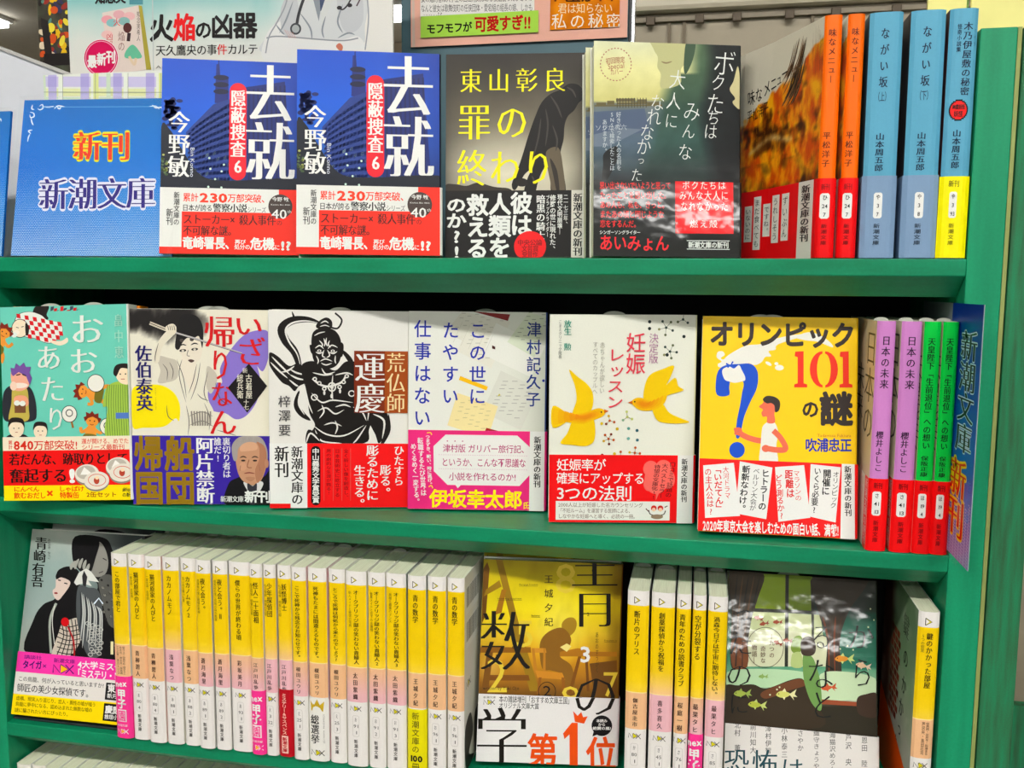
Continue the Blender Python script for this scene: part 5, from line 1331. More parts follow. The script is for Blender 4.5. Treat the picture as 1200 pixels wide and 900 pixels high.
ordn = ['first', 'second', 'third', 'fourth', 'fifth', 'sixth', 'seventh', 'eighth', 'ninth', 'tenth', 'eleventh', 'twelfth', 'thirteenth', 'fourteenth', 'fifteenth', 'sixteenth', 'seventeenth', 'eighteenth', 'nineteenth', 'twentieth']
A = 'オークブリッジ邸の笑わない貴婦人'
row = [(-.3458, -.3326, 'この部屋で君と', '', '', ('', '', ''), 'peach', 'koshien'),
 (-.3316, -.3178, '猫河原家の人びと', '一家全員、名探偵', '青柳碧人', ('あ', '80', '4'), 'peach', None), (-.3166, -.3026, '猫河原家の人びと', '一家全員、名探偵', '青柳碧人', ('あ', '80', '4'), 'peach', None),
 (-.3016, -.2878, 'カカノムモノ', '', '浅葉なつ', ('あ', '88', '1'), 'rose', None), (-.2866, -.2742, 'カカノムモノ2', '思い出を奪った男', '浅葉なつ', ('あ', '88', '2'), 'peach', None),
 (-.2730, -.2606, '夜と会う。', '放課後の僕と廃墟の死神', '蒼月海里', ('あ', '89', '1'), 'mix', None), (-.2594, -.2470, '夜と会う。Ⅱ', '喫茶店の僕と孤独の森の魔獣', '蒼月海里', ('あ', '89', '2'), 'mix', None),
 (-.2460, -.2290, '僕らの世界が終わる頃', '', '彩坂美月', ('あ', '93', '1'), 'mix', None), (-.2282, -.2180, '怪人二十面相', '私立探偵 明智小五郎', '江戸川乱歩', ('え', '3', '21'), 'mix', 'koshien'),
 (-.2172, -.2074, '少年探偵団', '私立探偵 明智小五郎', '江戸川乱歩', ('え', '3', '22'), 'rose', None), (-.2062, -.1954, '妖怪博士', '私立探偵 明智小五郎', '江戸川乱歩', ('え', '3', '23'), 'rose', 'suspense'),
 (-.1940, -.1824, 'ここで死神から残念なお知らせです。', '', '榎田ユウリ', ('え', '25', '1'), 'mix', None), (-.1812, -.1666, '死神もたまには間違えるものです。', '', '榎田ユウリ', ('え', '25', '2'), 'peach', 'vote'),
 (-.1650, -.1522, 'ところで死神は何処から来たのでしょう?', '', '榎田ユウリ', ('え', '25', '3'), 'peach', None), (-.1508, -.1350, A, '新人メイドと秘密の写真', '太田紫織', ('お', '91', '1'), 'mix', None),
 (-.1338, -.1208, A + '2', '後輩メイドと窓下のお嬢様', '太田紫織', ('お', '91', '2'), 'mix', None), (-.1200, -.1048, A + '3', '奥様と最後のダンス', '太田紫織', ('お', '91', '3'), 'mix', None),
 (-.1028, -.0892, '青の数学', '', '王城夕紀', ('お', '96', '1'), 'peach', 'hundred'), (-.0880, -.0744, '青の数学', '', '王城夕紀', ('お', '96', '1'), 'peach', None), (-.0732, -.0606, '青の数学', '', '王城夕紀', ('お', '96', '1'), 'peach', None)]
extra = {0: ', pink band at its foot', 8: ', pink band at its foot', 10: ', dark red band at its foot', 12: ', gold crown on its white band', 17: ', lime yellow band at its foot', 19: ', barcode on its open side'}
sidec = {2: (226, 110, 40), 3: (222, 96, 60), 12: (230, 90, 140), 13: (232, 110, 150), 8: (120, 30, 40), 10: (110, 40, 40), 17: (60, 110, 90), 18: (70, 110, 90), 6: (40, 40, 48), 7: (40, 40, 48)}
random.seed(11)
for i, (x0, x1, t, sub, au, code, st, bd) in enumerate(row):
    b = nex_book(x0, x1, t, sub, au, code, 'yellow-spined paperback, %s in the long lower row%s' % (ordn[i], extra.get(i, '')), st, bd, y=-0.003 + 0.001 * math.sin(i * 2.1), side=sidec.get(i, (236, 232, 216)),
                 multi=('朝井リョウ・飛鳥井千砂・越谷オサム', '坂木司・徳永圭・似鳥鶏', '三上延・吉川トリコ') if i == 0 else None, back=back_art if i == 19 else None)
# ---- five more spines right of the yellow mathematics cover
rowb = [(.0566, .0714, '断片のアリス', '伽古屋圭市', ('か', '80', '1'), 'peach', None, (150, 40, 60)), (.0732, .0890, '創薬探偵から祝福を', '喜多喜久', ('き', '45', '1'), 'rose', None, (60, 50, 40)),
        (.0904, .1000, '青年のための読書クラブ', '桜庭一樹', ('さ', '76', '1'), 'peach', None, (90, 60, 30)), (.1014, .1102, '空が分裂する', '最果タヒ', ('さ', '85', '1'), 'mix', 'koshien', (160, 30, 60)),
        (.1117, .1245, '渦森今日子は宇宙に期待しない。', '最果タヒ', ('さ', '85', '2'), 'rose', None, (30, 150, 130))]
for i, (x0, x1, t, au, code, st, bd, sd) in enumerate(rowb):
    nex_book(x0, x1, t, '', au, code, 'yellow-spined paperback, %s of five between the two lower face-out covers%s' % (ordn[i], ', pink band at its foot' if bd else ''), st, bd, y=-0.001, side=sd, group='five yellow paperbacks spine out')

# ---- last book by the right upright, its front cover showing too
def locked_front(s):
    def bg(x, y):
        c = ramp([(0, (124, 150, 118)), (50, (146, 170, 138)), (100, (184, 186, 172)), (151, (170, 168, 160))], y + 14 * nz(x, y, 24))
        if x < 40: c = mixc(c, (84, 38, 26), 0.8 * min(1, (40 - x) / 18))
        return mixc(c, (214, 214, 204), max(0, nz(x, y, 18, 3, 4.0) - 0.1) * 0.8 if y > 70 else max(0, nz(x, y, 30, 2, 2.0) - .25))
    s.fill(bg, 40, 60)
    for j in range(11):
        for i in range(3): s.rect(30 + i * 9 + (j % 2) * 4, 34 + j * 6, 38 + i * 9 + (j % 2) * 4, 39 + j * 6, (136, 66, 42) if (i + j) % 3 else (112, 52, 34)); s.layer -= 1
    s.layer += 1
    for ch, x, y, z in (('鍵', 74, 22, 17), ('の', 77, 44, 14), ('か', 76, 64, 14), ('か', 72, 82, 14), ('っ', 70, 98, 12), ('た', 62, 114, 15)): s.H(ch, x - z / 2, y - z / 2, x + z / 2, y + z / 2, (26, 28, 26), -0.004, 0.014)
    s.poly([(0, 92), (40, 104), (105, 122), (105, 151), (0, 151)], (228, 98, 20)); s.Vt('芦沢', 84, 134, 92, 148, (120, 60, 30))
random.seed(9)
b = nex_book(.2464, .2594, '鍵のかかった部屋', '5つの密室', '', ('し', '64', '1'), 'yellow-spined paperback beside the green upright, showing its grey-green front cover', 'peach', None, y=-0.0005, group=None, side=(110, 126, 104), multi=('似鳥鶏・友井羊・彩瀬まる', '芦沢央・島田荘司'), art=locked_front)
# ================================================================== lower row: covers shown face out
def art_aosaki(b):
    q = [(103, 25), (575, 20), (508, 866), (23, 834)]
    s = b.front(q); K = (28, 26, 28); W = (226, 226, 220)
    s.fill(lambda x, y: mixc(ramp([(20, (190, 194, 186)), (200, (158, 176, 172)), (400, (166, 178, 174)), (560, (176, 178, 170))], y + 40 * nz(x, y, 50)), (70, 76, 76), (x - 300) / 200), 24, 34)
    s.blob([(282, 44), (400, 40), (440, 90), (470, 240), (490, 420), (500, 570), (300, 570), (330, 380), (380, 260), (350, 220), (300, 190), (272, 140)], K, 5)
    s.blob([(382, 60), (410, 90), (424, 150), (410, 200), (372, 214), (350, 190), (366, 120)], (150, 148, 142), 5); s.line([(384, 196), (402, 188)], 4, (90, 84, 84)); s.line([(400, 130), (416, 138)], 4, (50, 46, 48))
    s.blob([(330, 60), (384, 58), (370, 130), (346, 200), (316, 160)], K)
    s.blob([(384, 224), (440, 206), (470, 330), (480, 430), (430, 420), (400, 320)], (100, 100, 96), 5)
    for k in range(26): s.ell(396 + (k * 37) % 70, 226 + (k * 53) % 180, 6, 5, (176, 174, 166) if k % 2 else (46, 44, 44), 0.6, 8); s.layer -= 1
    s.layer += 1
    # paler woman in front with straight fringe
    s.blob([(206, 210), (226, 186), (262, 176), (300, 196), (306, 260), (330, 400), (340, 570), (84, 570), (110, 420), (150, 350), (200, 320), (206, 270)], K, 5)
    s.blob([(206, 230), (238, 224), (262, 240), (260, 262), (236, 300), (214, 326), (196, 312), (190, 286), (202, 270)], (222, 204, 194), 5)
    s.blob([(204, 214), (228, 188), (266, 178), (300, 200), (302, 260), (266, 268), (262, 240), (226, 226), (206, 236)], K, 4)
    s.line([(212, 238), (224, 240)], 5, K); s.line([(238, 250), (252, 252)], 5, K); s.ell(204, 296, 8, 4, (150, 50, 54))
    s.blob([(216, 470), (230, 430), (260, 410), (300, 400), (330, 440), (300, 520), (260, 570), (190, 572), (200, 520)], (206, 196, 184), 5)
    for k in range(7): s.line([(222 + k * 16, 406), (238 + k * 14, 480), (210 + k * 20, 568)], 4, K); s.line([(210, 420 + k * 22), (260, 440 + k * 20), (320, 420 + k * 22)], 4, K)
    s.ell(244, 420, 17, 20, (190, 26, 36)); s.line([(256, 440), (280, 500), (284, 566)], 7, (160, 26, 34))
    s.line([(206, 340), (180, 420), (186, 560)], 10, (176, 182, 172)); s.line([(200, 344), (190, 420), (200, 520)], 3, W)
    # pale hand and large white bow
    for P_ in ([(286, 150), (270, 170), (266, 190)], [(300, 140), (286, 166), (284, 186)], [(316, 136), (304, 164), (304, 182)], [(330, 142), (322, 168), (322, 188)], [(344, 158), (336, 180), (330, 196)]): s.line(P_, 12, (176, 176, 168), taper=True)
    s.poly([(280, 244), (300, 200), (330, 180), (352, 192), (386, 236), (340, 232), (356, 256), (318, 246), (290, 256)], W); s.poly([(314, 214), (322, 190), (336, 216), (330, 262), (318, 262)], (50, 48, 52))
    s.blob([(300, 258), (340, 262), (380, 270), (400, 330), (404, 460), (390, 560), (340, 560), (300, 440), (290, 340)], (88, 92, 94), 5)
    for k in range(12): s.line([(306 + k * 7, 280 + k * 6), (312 + k * 8, 380), (300 + k * 9, 470 + (k % 3) * 30)], 5, (206, 208, 204) if k % 3 else (40, 42, 46), taper=True)
    for k in range(22): s.ring(340 + (k * 29) % 60, 420 + (k * 41) % 140, 9, 8, 3, (200, 200, 194), 10); s.layer -= 1
    s.layer += 1
    s.line([(366, 332), (386, 306), (404, 330)], 6, (230, 240, 250), False)
    s.H('1', 416, 478, 452, 560, (240, 232, 190), 0.0, 0.02); s.H('久', 452, 420, 540, 520, W, 0.0, 0.02)
    for ch, x, y in (('青', 142, 84), ('崎', 136, 140), ('有', 131, 196), ('吾', 127, 248)): s.H(ch, x - 26, y - 27, x + 26, y + 27, BLK, -0.004, 0.018)
    s.Vt('あおさき ゆうご', 168, 62, 182, 150, (70, 70, 70))
    PK = (232, 74, 168)
    s = b.strip(q, 0.0505, PK); s.z1 = b.hb
    s.poly([(38, 646), (540, 668), (530, 768), (30, 744)], (232, 228, 222)); s.poly([(30, 744), (540, 768), (540, 880), (10, 850)], (248, 220, 10))
    V = (86, 26, 110)
    s.H('講談社', 76, 572, 150, 590, V, 0.0, 0.01, slant=.02); s.H('タイガ', 70, 596, 150, 632, V, 0.05); s.H('×', 152, 600, 186, 632, V, 0.0)
    s.H('新潮文庫', 200, 580, 290, 600, V, 0.0, 0.008, slant=.02); nex_logo(s, 240, 626, 8.2, V, (250, 190, 30))
    s.H('4大学ミステリ研', 300, 588, 560, 622, WHT, 0.03, slant=.03); s.H('「ミステリ・ビブリオ', 286, 626, 570, 664, WHT, 0.035, slant=.04)
    s.H('この鳥籠、何が入っていると思いますか?', 52, 672, 414, 695, BLK, 0.0, 0.006, slant=.04); s.H('師匠の美少女探偵です。', 48, 704, 366, 741, BLK, 0.0, 0.012, slant=.045)
    for k, (t, x1) in enumerate((('虚構、現実入り混じり、恋人・異性の嘘が嗤う', 380), ('鳥籠に夢中になる、認め込まれた無数な嘘の', 366), ('謎に騙されたい方にぴったり。', 272))): s.H(t, 44 - k * 3, 760 + k * 25, x1, 780 + k * 25, (90, 74, 10), 0.0, 0.006, slant=.045)
    s.poly([(424, 676), (560, 684), (556, 760), (418, 752)], BLK); s.poly([(416, 768), (560, 776), (556, 856), (410, 846)], BLK)
    s.H('東京大学', 430, 684, 560, 722, WHT, 0.04, slant=.05); s.H('新月お茶の会', 428, 726, 560, 748, WHT, 0.02, slant=.05); s.H('慶應義塾', 420, 780, 550, 816, WHT, 0.04, slant=.05); s.H('推理小説同好会', 418, 820, 550, 842, WHT, 0.02, slant=.05)

def art_aono(b):
    q = [(50, 18), (664, 45), (632, 908), (15, 893)]
    s = b.front(q); K = (30, 26, 20)
    def bg(x, y):
        c = ramp([(20, (176, 158, 30)), (120, (214, 196, 26)), (230, (240, 222, 34)), (340, (236, 208, 66)), (440, (214, 164, 44)), (540, (170, 120, 34)), (610, (116, 82, 28))], y)
        c = mixc(c, (244, 232, 110), max(0, 1 - ((x - 390) / 130) ** 2 - ((y - 300) / 190) ** 2) * 0.7)
        c = mixc(c, (236, 206, 130), max(0, 1 - ((x - 80) / 60) ** 2 - ((y - 480) / 90) ** 2) * 0.5)
        return mixc(c, (110, 86, 20), max(0, (x - 560) / 160) + 0.22 * nz(x, y * 0.3, 50))
    s.fill(bg, 40, 54)
    s.poly([(40, 60), (66, 30), (76, 60), (60, 260), (40, 300)], (120, 84, 26))
    E = (156, 126, 34)
    s.poly([(104, 18), (134, 18), (216, 330), (300, 590), (256, 590), (190, 360)], E); s.poly([(120, 110), (60, 150), (50, 180), (130, 138)], E); s.poly([(130, 150), (152, 150), (130, 250), (100, 260)], (166, 120, 34))
    s.poly([(30, 400), (260, 400), (262, 424), (30, 424)], (150, 104, 30)); s.poly([(60, 520), (250, 520), (256, 544), (56, 544)], (130, 86, 28)); s.poly([(64, 420), (92, 420), (70, 590), (40, 590)], (130, 90, 30))
    # pupil bent over a desk
    s.blob([(398, 300), (420, 276), (450, 274), (464, 296), (456, 330), (430, 352), (404, 334)], (166, 134, 44), 5)
    s.blob([(300, 390), (330, 340), (386, 316), (420, 330), (440, 370), (420, 410), (390, 440), (440, 480), (456, 560), (440, 600), (410, 590), (400, 520), (350, 500), (310, 490)], (142, 104, 38), 5)
    s.poly([(390, 420), (470, 404), (530, 420), (640, 420), (640, 440), (388, 440)], (176, 124, 36)); s.poly([(470, 440), (484, 440), (440, 600), (424, 600)], (130, 86, 26)); s.poly([(500, 440), (512, 440), (520, 590), (508, 590)], (120, 80, 26))
    s.poly([(390, 400), (420, 384), (440, 396), (420, 420)], (240, 226, 150))
    s.poly([(264, 404), (326, 404), (330, 424), (264, 424)], (206, 150, 60)); s.poly([(264, 404), (276, 404), (290, 510), (276, 510)], (190, 136, 50)); s.poly([(316, 404), (326, 404), (326, 510), (314, 510)], (190, 136, 50)); s.poly([(280, 500), (400, 510), (412, 540), (290, 532)], (204, 146, 52)); s.poly([(296, 530), (308, 530), (300, 600), (286, 600)], (150, 100, 34)); s.poly([(396, 530), (410, 530), (412, 600), (400, 600)], (150, 100, 34))
    s.poly([(520, 470), (640, 456), (640, 600), (540, 600)], (120, 84, 30))
    G = (228, 206, 84)
    for t, x0, y0, x1, y1 in (('8', 368, 26, 456, 170), ('5', 192, 272, 266, 400), ('3', 480, 398, 516, 458), ('7', 580, 496, 640, 610), ('9', 396, 560, 470, 660), ('2', 62, 430, 150, 600)): s.H(t, x0 - 8, y0 - 14, x1 + 8, y1 + 14, G if t != '3' else WHT, 0.0 if t != '3' else .03)
    s.Vt('王城夕紀', 320, 76, 360, 322, (60, 48, 20), -0.004, 0.012, k=.62)
    for t, x0, y0, x1 in (('Mortgage Freedom', 208, 124, 292), ('Humming happiness', 112, 184, 220), ('Believer', 262, 258, 302), ('Freedom in', 584, 366, 640)): s.H(t, x0, y0, x1, y0 + 10, (70, 56, 20)); s.line([(x0, y0 + 12), (x1, y0 + 13)], 1.2, (70, 56, 20), False)
    s.Vt('あおのすうがく', 546, 334, 560, 510, (80, 62, 24)); s.H('written by Yuki Ojo', 46, 566, 208, 586, (50, 40, 20), 0.0)
    for x, y, t in ((536, 70, '0'), (594, 230, '1'), (514, 258, '2'), (182, 398, '6'), (108, 438, '5')): s.H(t, x - 6, y - 10, x + 6, y + 10, (60, 50, 20))
    s.H('の', 440, 500, 648, 706, K, -0.02, 0.02)
    s.H('青', 434, 14, 652, 322, K, -0.021, 0.026); s.H('数', 28, 234, 262, 508, K, -0.021, 0.026)
    s.ring(332, 590, 38, 40, 3, K); s.H('2', 310, 556, 352, 616, K, 0.0)
    s = b.strip(q, 0.0505, (236, 234, 232)); s.z1 = b.hb
    s.H('②', 290, 540, 376, 640, K, 0.0) if False else None
    s.H('の', 440, 500, 648, 706, K, -0.02, 0.02)
    s.H('学', 10, 652, 250, 916, K, -0.021, 0.026)
    nex_logo(s, 74, 636, 4.6); s.H('新潮文庫', 48, 610, 104, 620, (90, 86, 80))
    s.H('本の雑誌増刊「おすすめ文庫王国」', 118, 610, 442, 640, BLK, 0.004, slant=.02); s.H('オリジナル文庫大賞', 118, 638, 296, 664, BLK, 0.004, slant=.02)
    O = (222, 92, 30)
    s.H('第', 244, 770, 378, 915, O, 0.03); s.poly([(402, 768), (440, 722), (466, 722), (466, 910), (430, 910), (430, 772), (408, 792)], O); s.H('位', 502, 782, 636, 925, O, 0.03)
    s.poly([(454, 718), (446, 672), (466, 692), (482, 676), (490, 698), (510, 694), (494, 726)], O)
    s.ell(572, 734, 45, 44, (28, 26, 28)); s.poly([(536, 760), (530, 780), (552, 772)], (28, 26, 28))
    for k, t in enumerate(('本読み', 'から', '絶賛の嵐!')): s.H(t, 572 - 8 * len(t), 706 + k * 16, 572 + 8 * len(t), 720 + k * 16, WHT, 0.04)

def art_fish(b):
    q = [(48, 16), (728, 62), (731, 1055), (22, 982)]
    s = b.front(q)
    def bg(x, y):
        c = ramp([(20, (46, 50, 38)), (180, (38, 50, 44)), (260, (60, 104, 84)), (420, (74, 142, 112)), (520, (170, 206, 172)), (590, (214, 224, 196)), (650, (64, 54, 34)), (760, (44, 38, 24))], y + 14 * nz(x, y, 60))
        if y > 530 and x < 420: c = mixc(c, (50, 42, 28), min(1, (y - 530 - 20 * nz(x, 0, 60)) / 26))
        if y > 600: c = mixc(c, (48, 42, 26), min(1, (y - 600) / 20))
        if x > 560 and 200 < y < 460: c = mixc(c, (22, 96, 82), 0.6)
        return c
    s.fill(bg, 50, 70)
    # window, curtains
    s.poly([(168, 30), (316, 30), (316, 190), (168, 190)], (150, 172, 30)); s.poly([(322, 30), (432, 36), (432, 196), (322, 190)], (132, 154, 30))
    s.poly([(150, 200), (316, 206), (316, 446), (130, 446)], (198, 206, 160)); s.poly([(322, 206), (470, 214), (500, 440), (322, 446)], (204, 210, 170))
    s.poly([(130, 280), (320, 284), (500, 310), (500, 446), (130, 446)], (218, 220, 190))
    D = (44, 46, 36)
    s.poly([(308, 26), (324, 26), (320, 446), (304, 446)], D); s.poly([(150, 184), (450, 196), (450, 208), (150, 200)], D); s.poly([(424, 60), (440, 60), (440, 330), (430, 330)], D)
    s.blob([(50, 20), (204, 26), (180, 140), (140, 260), (128, 340), (130, 446), (60, 452), (56, 330), (60, 180)], (66, 52, 34), 5)
    for k in range(5): s.line([(190 - k * 26, 36), (150 - k * 20, 220), (112 - k * 10, 440)], 7, (98, 70, 42) if k % 2 else (44, 38, 26), taper=True)
    s.blob([(436, 40), (690, 40), (600, 200), (560, 330), (566, 490), (496, 494), (500, 330), (460, 200)], (58, 48, 36), 5)
    for k in range(4): s.line([(480 + k * 30, 220), (506 + k * 14, 330), (510 + k * 14, 488)], 8, (120, 66, 36) if k % 2 == 0 else (70, 46, 30), taper=True)
    s.blob([(60, 330), (126, 330), (132, 446), (66, 452)], (124, 76, 40), 4); s.line([(84, 340), (78, 446)], 8, (70, 46, 30)); s.line([(110, 340), (108, 446)], 6, (84, 52, 32))
    # pale glow of the pool, dark rocks, sill
    s.blob([(40, 470), (180, 456), (390, 470), (440, 520), (380, 530), (200, 540), (40, 530)], (190, 218, 182), 5); s.blob([(470, 480), (600, 470), (726, 500), (726, 570), (560, 600), (470, 590)], (206, 224, 190), 5)
    s.blob([(24, 540), (90, 530), (160, 526), (220, 544), (330, 506), (384, 500), (404, 530), (440, 600), (470, 720), (20, 700)], (58, 46, 28), 5); s.blob([(200, 560), (330, 510), (384, 502), (400, 530), (330, 552), (220, 590)], (110, 70, 40), 5)
    s.poly([(470, 592), (650, 606), (650, 624), (470, 614)], (152, 84, 54)); s.blob([(640, 590), (680, 570), (735, 570), (735, 670), (650, 660)], (66, 48, 34), 5)
    # two child silhouettes
    GN = (120, 156, 92)
    s.blob([(336, 340), (352, 312), (380, 310), (386, 350), (376, 380), (350, 386), (334, 370)], (126, 150, 66), 5); s.blob([(346, 384), (378, 384), (386, 446), (336, 446), (336, 400)], (186, 200, 140), 5)
    s.blob([(392, 390), (424, 396), (446, 430), (470, 520), (474, 640), (430, 610), (396, 520), (388, 440)], GN, 5)
    s.blob([(378, 340), (396, 314), (426, 312), (446, 340), (446, 380), (424, 398), (384, 390)], (58, 42, 28), 5)
    def fish(x, y, f, c, c2, a=0.0):
        ca, sa = math.cos(a), math.sin(a); P = lambda u, v: (x + f * (u * ca - v * sa), y + f * (u * sa + v * ca))
        s.blob([P(*p) for p in ((-34, 2), (-14, -14), (14, -10), (30, 0), (12, 12), (-14, 14))], c, 4); s.poly([P(*p) for p in ((24, 0), (56, -22), (48, 0), (60, 12), (40, 10), (46, 26))], c2); s.poly([P(*p) for p in ((-8, -12), (4, -26), (12, -10))], c2); s.poly([P(*p) for p in ((-6, 12), (2, 24), (8, 12))], c2); s.ell(*P(-22, -2), 2.6 * f, 2.6 * f, BLK, n=8)
    fish(100, 566, .9, (176, 190, 96), (156, 176, 92)); fish(168, 616, .95, (182, 190, 84), (196, 206, 130), 0.1); fish(300, 570, 1.05, (214, 214, 130), (232, 228, 180)); fish(570, 410, 1.0, (214, 150, 60), (200, 214, 140)); fish(660, 440, .8, (222, 190, 160), (226, 206, 186), 0.2); fish(500, 540, .8, (196, 100, 60), (190, 96, 60), -.1); fish(200, 490, .5, (150, 180, 110), (150, 180, 110))
    for x, y, a in ((178, 228, .3), (204, 254, -.2), (266, 246, 0), (268, 338, .4), (312, 328, .1)): fish(x, y, .5, (150, 72, 40), (140, 66, 40), a)
    for X, Y in ((236, 572), (268, 548), (280, 538), (594, 352), (700, 186), (690, 268), (716, 236), (620, 370), (560, 366)): s.ell(X, Y, 4, 4, (220, 226, 190), n=8)
    s.ell(214, 360, 86, 88, (214, 216, 188)) if False else None
    s.ring(214, 360, 84, 90, 2.5, (70, 60, 44), 48)
    for t, x, y0, y1 in (('―九つの', 244, 298, 408), ('奇妙な', 204, 352, 432), ('物語―', 164, 346, 432)): s.Vt(t, x - 12, y0, x + 12, y1, (96, 60, 44), -0.004, 0.008, k=.9)
    K = (26, 28, 24)
    for ch, x0, y0, x1, y1 in (('か', 590, 250, 720, 372), ('ら', 610, 398, 712, 544), ('る', 420, 250, 524, 372), ('な', 402, 404, 540, 550), ('と', 420, 546, 534, 688), ('っ', 66, 160, 168, 250), ('た', 36, 280, 160, 400), ('の', 30, 424, 158, 540), ('に', 46, 560, 140, 664)): s.H(ch, x0, y0, x1, y1, K, -0.016, 0.014)
    s = b.strip(q, 0.0432, (226, 222, 218)); s.z1 = b.hb
    for t, x, y0, y1 in (('恩田 陸', 672, 758, 898), ('芦沢 央', 598, 744, 892), ('海猫沢めろん', 524, 738, 920), ('織守きょうや', 450, 730, 905), ('さやか', 376, 728, 826), ('小林泰三', 302, 714, 856), ('澤村伊智', 228, 706, 838), ('前川知大', 158, 698, 836), ('北村 薫', 86, 690, 826)): s.Vt(t, x - 14, y0, x + 14, y1, (92, 90, 88), -0.004, 0.008, k=.9)
    TL = (34, 76, 84)
    for ch, x0, y0, x1, y1 in (('恐', 24, 810, 140, 940), ('怖', 152, 816, 272, 950), ('は', 286, 850, 392, 960)): s.H(ch, x0, y0, x1, y1, TL, 0.0, 0.012)

b = Face('grey manga-style cover of two dark-haired figures with pink, white and yellow band', front=(130, 142, 140), spine=(40, 40, 42))
art_aosaki(b); ao = b.done((-0.4470, 0.0030, Z3 + 0.0056), 1.0, 13.2, 0.0)
ao.location.z += 0.0026
c = copy_tree(ao, label='copy standing behind the grey manga-style cover, only its top edge showing', group='copies of the grey manga-style cover')
c.matrix_world = Matrix.Translation((-0.4425, 0.0225, ZS + Z3 + 0.0056)) @ Matrix.Rotation(math.radians(1.0), 4, 'Z') @ Matrix.Rotation(-math.radians(13.2), 4, 'X') @ Matrix.Rotation(-math.radians(0.0), 4, 'Y')
settle(c, ZS + Z3 + 0.0024)
ao['group'] = 'copies of the grey manga-style cover'
rb = box('book_rest', -0.4490, -0.3480, 0.0062, 0.055, ZS + Z3, ZS + Z3 + 0.0023, M_DARK, None, 0.0008); tag(rb, 'thin black rest under the grey manga-style cover', 'book rest')
b = Face('yellow classroom cover with thin black brush title and white prize band', W=0.106, front=(206, 180, 40), spine=(120, 90, 30))
art_aono(b); an = b.done((-0.0549, 0.0124, Z3 + 0.0024), 11.9, 8.2, -1.8, M_GLOSS, M_SATIN)
c = copy_tree(an, label='copy just behind the yellow classroom cover, its top edge showing above', group='copies of the yellow classroom cover')
c.matrix_world = Matrix.Translation((-0.0590, 0.0312, ZS + Z3 + 0.0050)) @ Matrix.Rotation(math.radians(11.9), 4, 'Z') @ Matrix.Rotation(-math.radians(8.2), 4, 'X') @ Matrix.Rotation(math.radians(1.8), 4, 'Y')
settle(c, ZS + Z3)
an['group'] = 'copies of the yellow classroom cover'
b = Face('shiny dark green cover with goldfish, window and two child silhouettes', W=0.106, front=(60, 84, 66), spine=(40, 44, 36))
art_fish(b); slip(b.root, 0.044, 0.006, BH - 0.001, 0.0085)
b.done((0.1262, 0.0130, Z3 + 0.0046), 4.6, 17.2, -1.7, M_FILM, M_SATIN)

# ---- row of books on the shelf below, only their upper ends in view
random.seed(21)
x = -0.4470; i = 0
tops = [(236, 234, 214), (230, 230, 206), (238, 236, 220), (226, 224, 200)]
proto = None
while x < -0.03:
    wd = 0.0128
    if proto is None:
        bb = Spine('paperback seen only by its top edge on the shelf below the yellow row', wd, spine=(240, 236, 226), left=(232, 228, 214), n=6, group='paperbacks in the bottom row')
        slip(bb.root, wd / 2, 0.06, BH, 0.005); bb.done(x, 0.004, Z4 + 0.0002); proto = bb.root
    else:
        c = copy_tree(proto); c.location = (x, 0.004 + 0.0015 * math.sin(i * 1.7), ZS + Z4 + 0.0002)
    x += wd + 0.0006; i += 1
# ================================================================== posters, pop cards and what stands behind the top shelf
def flat_print(name, x0, x1, z0, z1, y, th, quad, art, m=M_SATIN, parent=None, edge=(220, 220, 216)):
    P = Print(); path = Path([(x0, y), (x1, y), (x1, y + th), (x0, y + th)])
    shell(P, path, z0, z1, th * 0.98, edge, [edge] * 3)
    art(Sheet(P, path, 0, x1 - x0, z0, z1, quad))
    return P.build(name, m, parent)
def root(name, label, cat, group=None):
    return empty(name, (0, 0, ZS), label, cat, group)

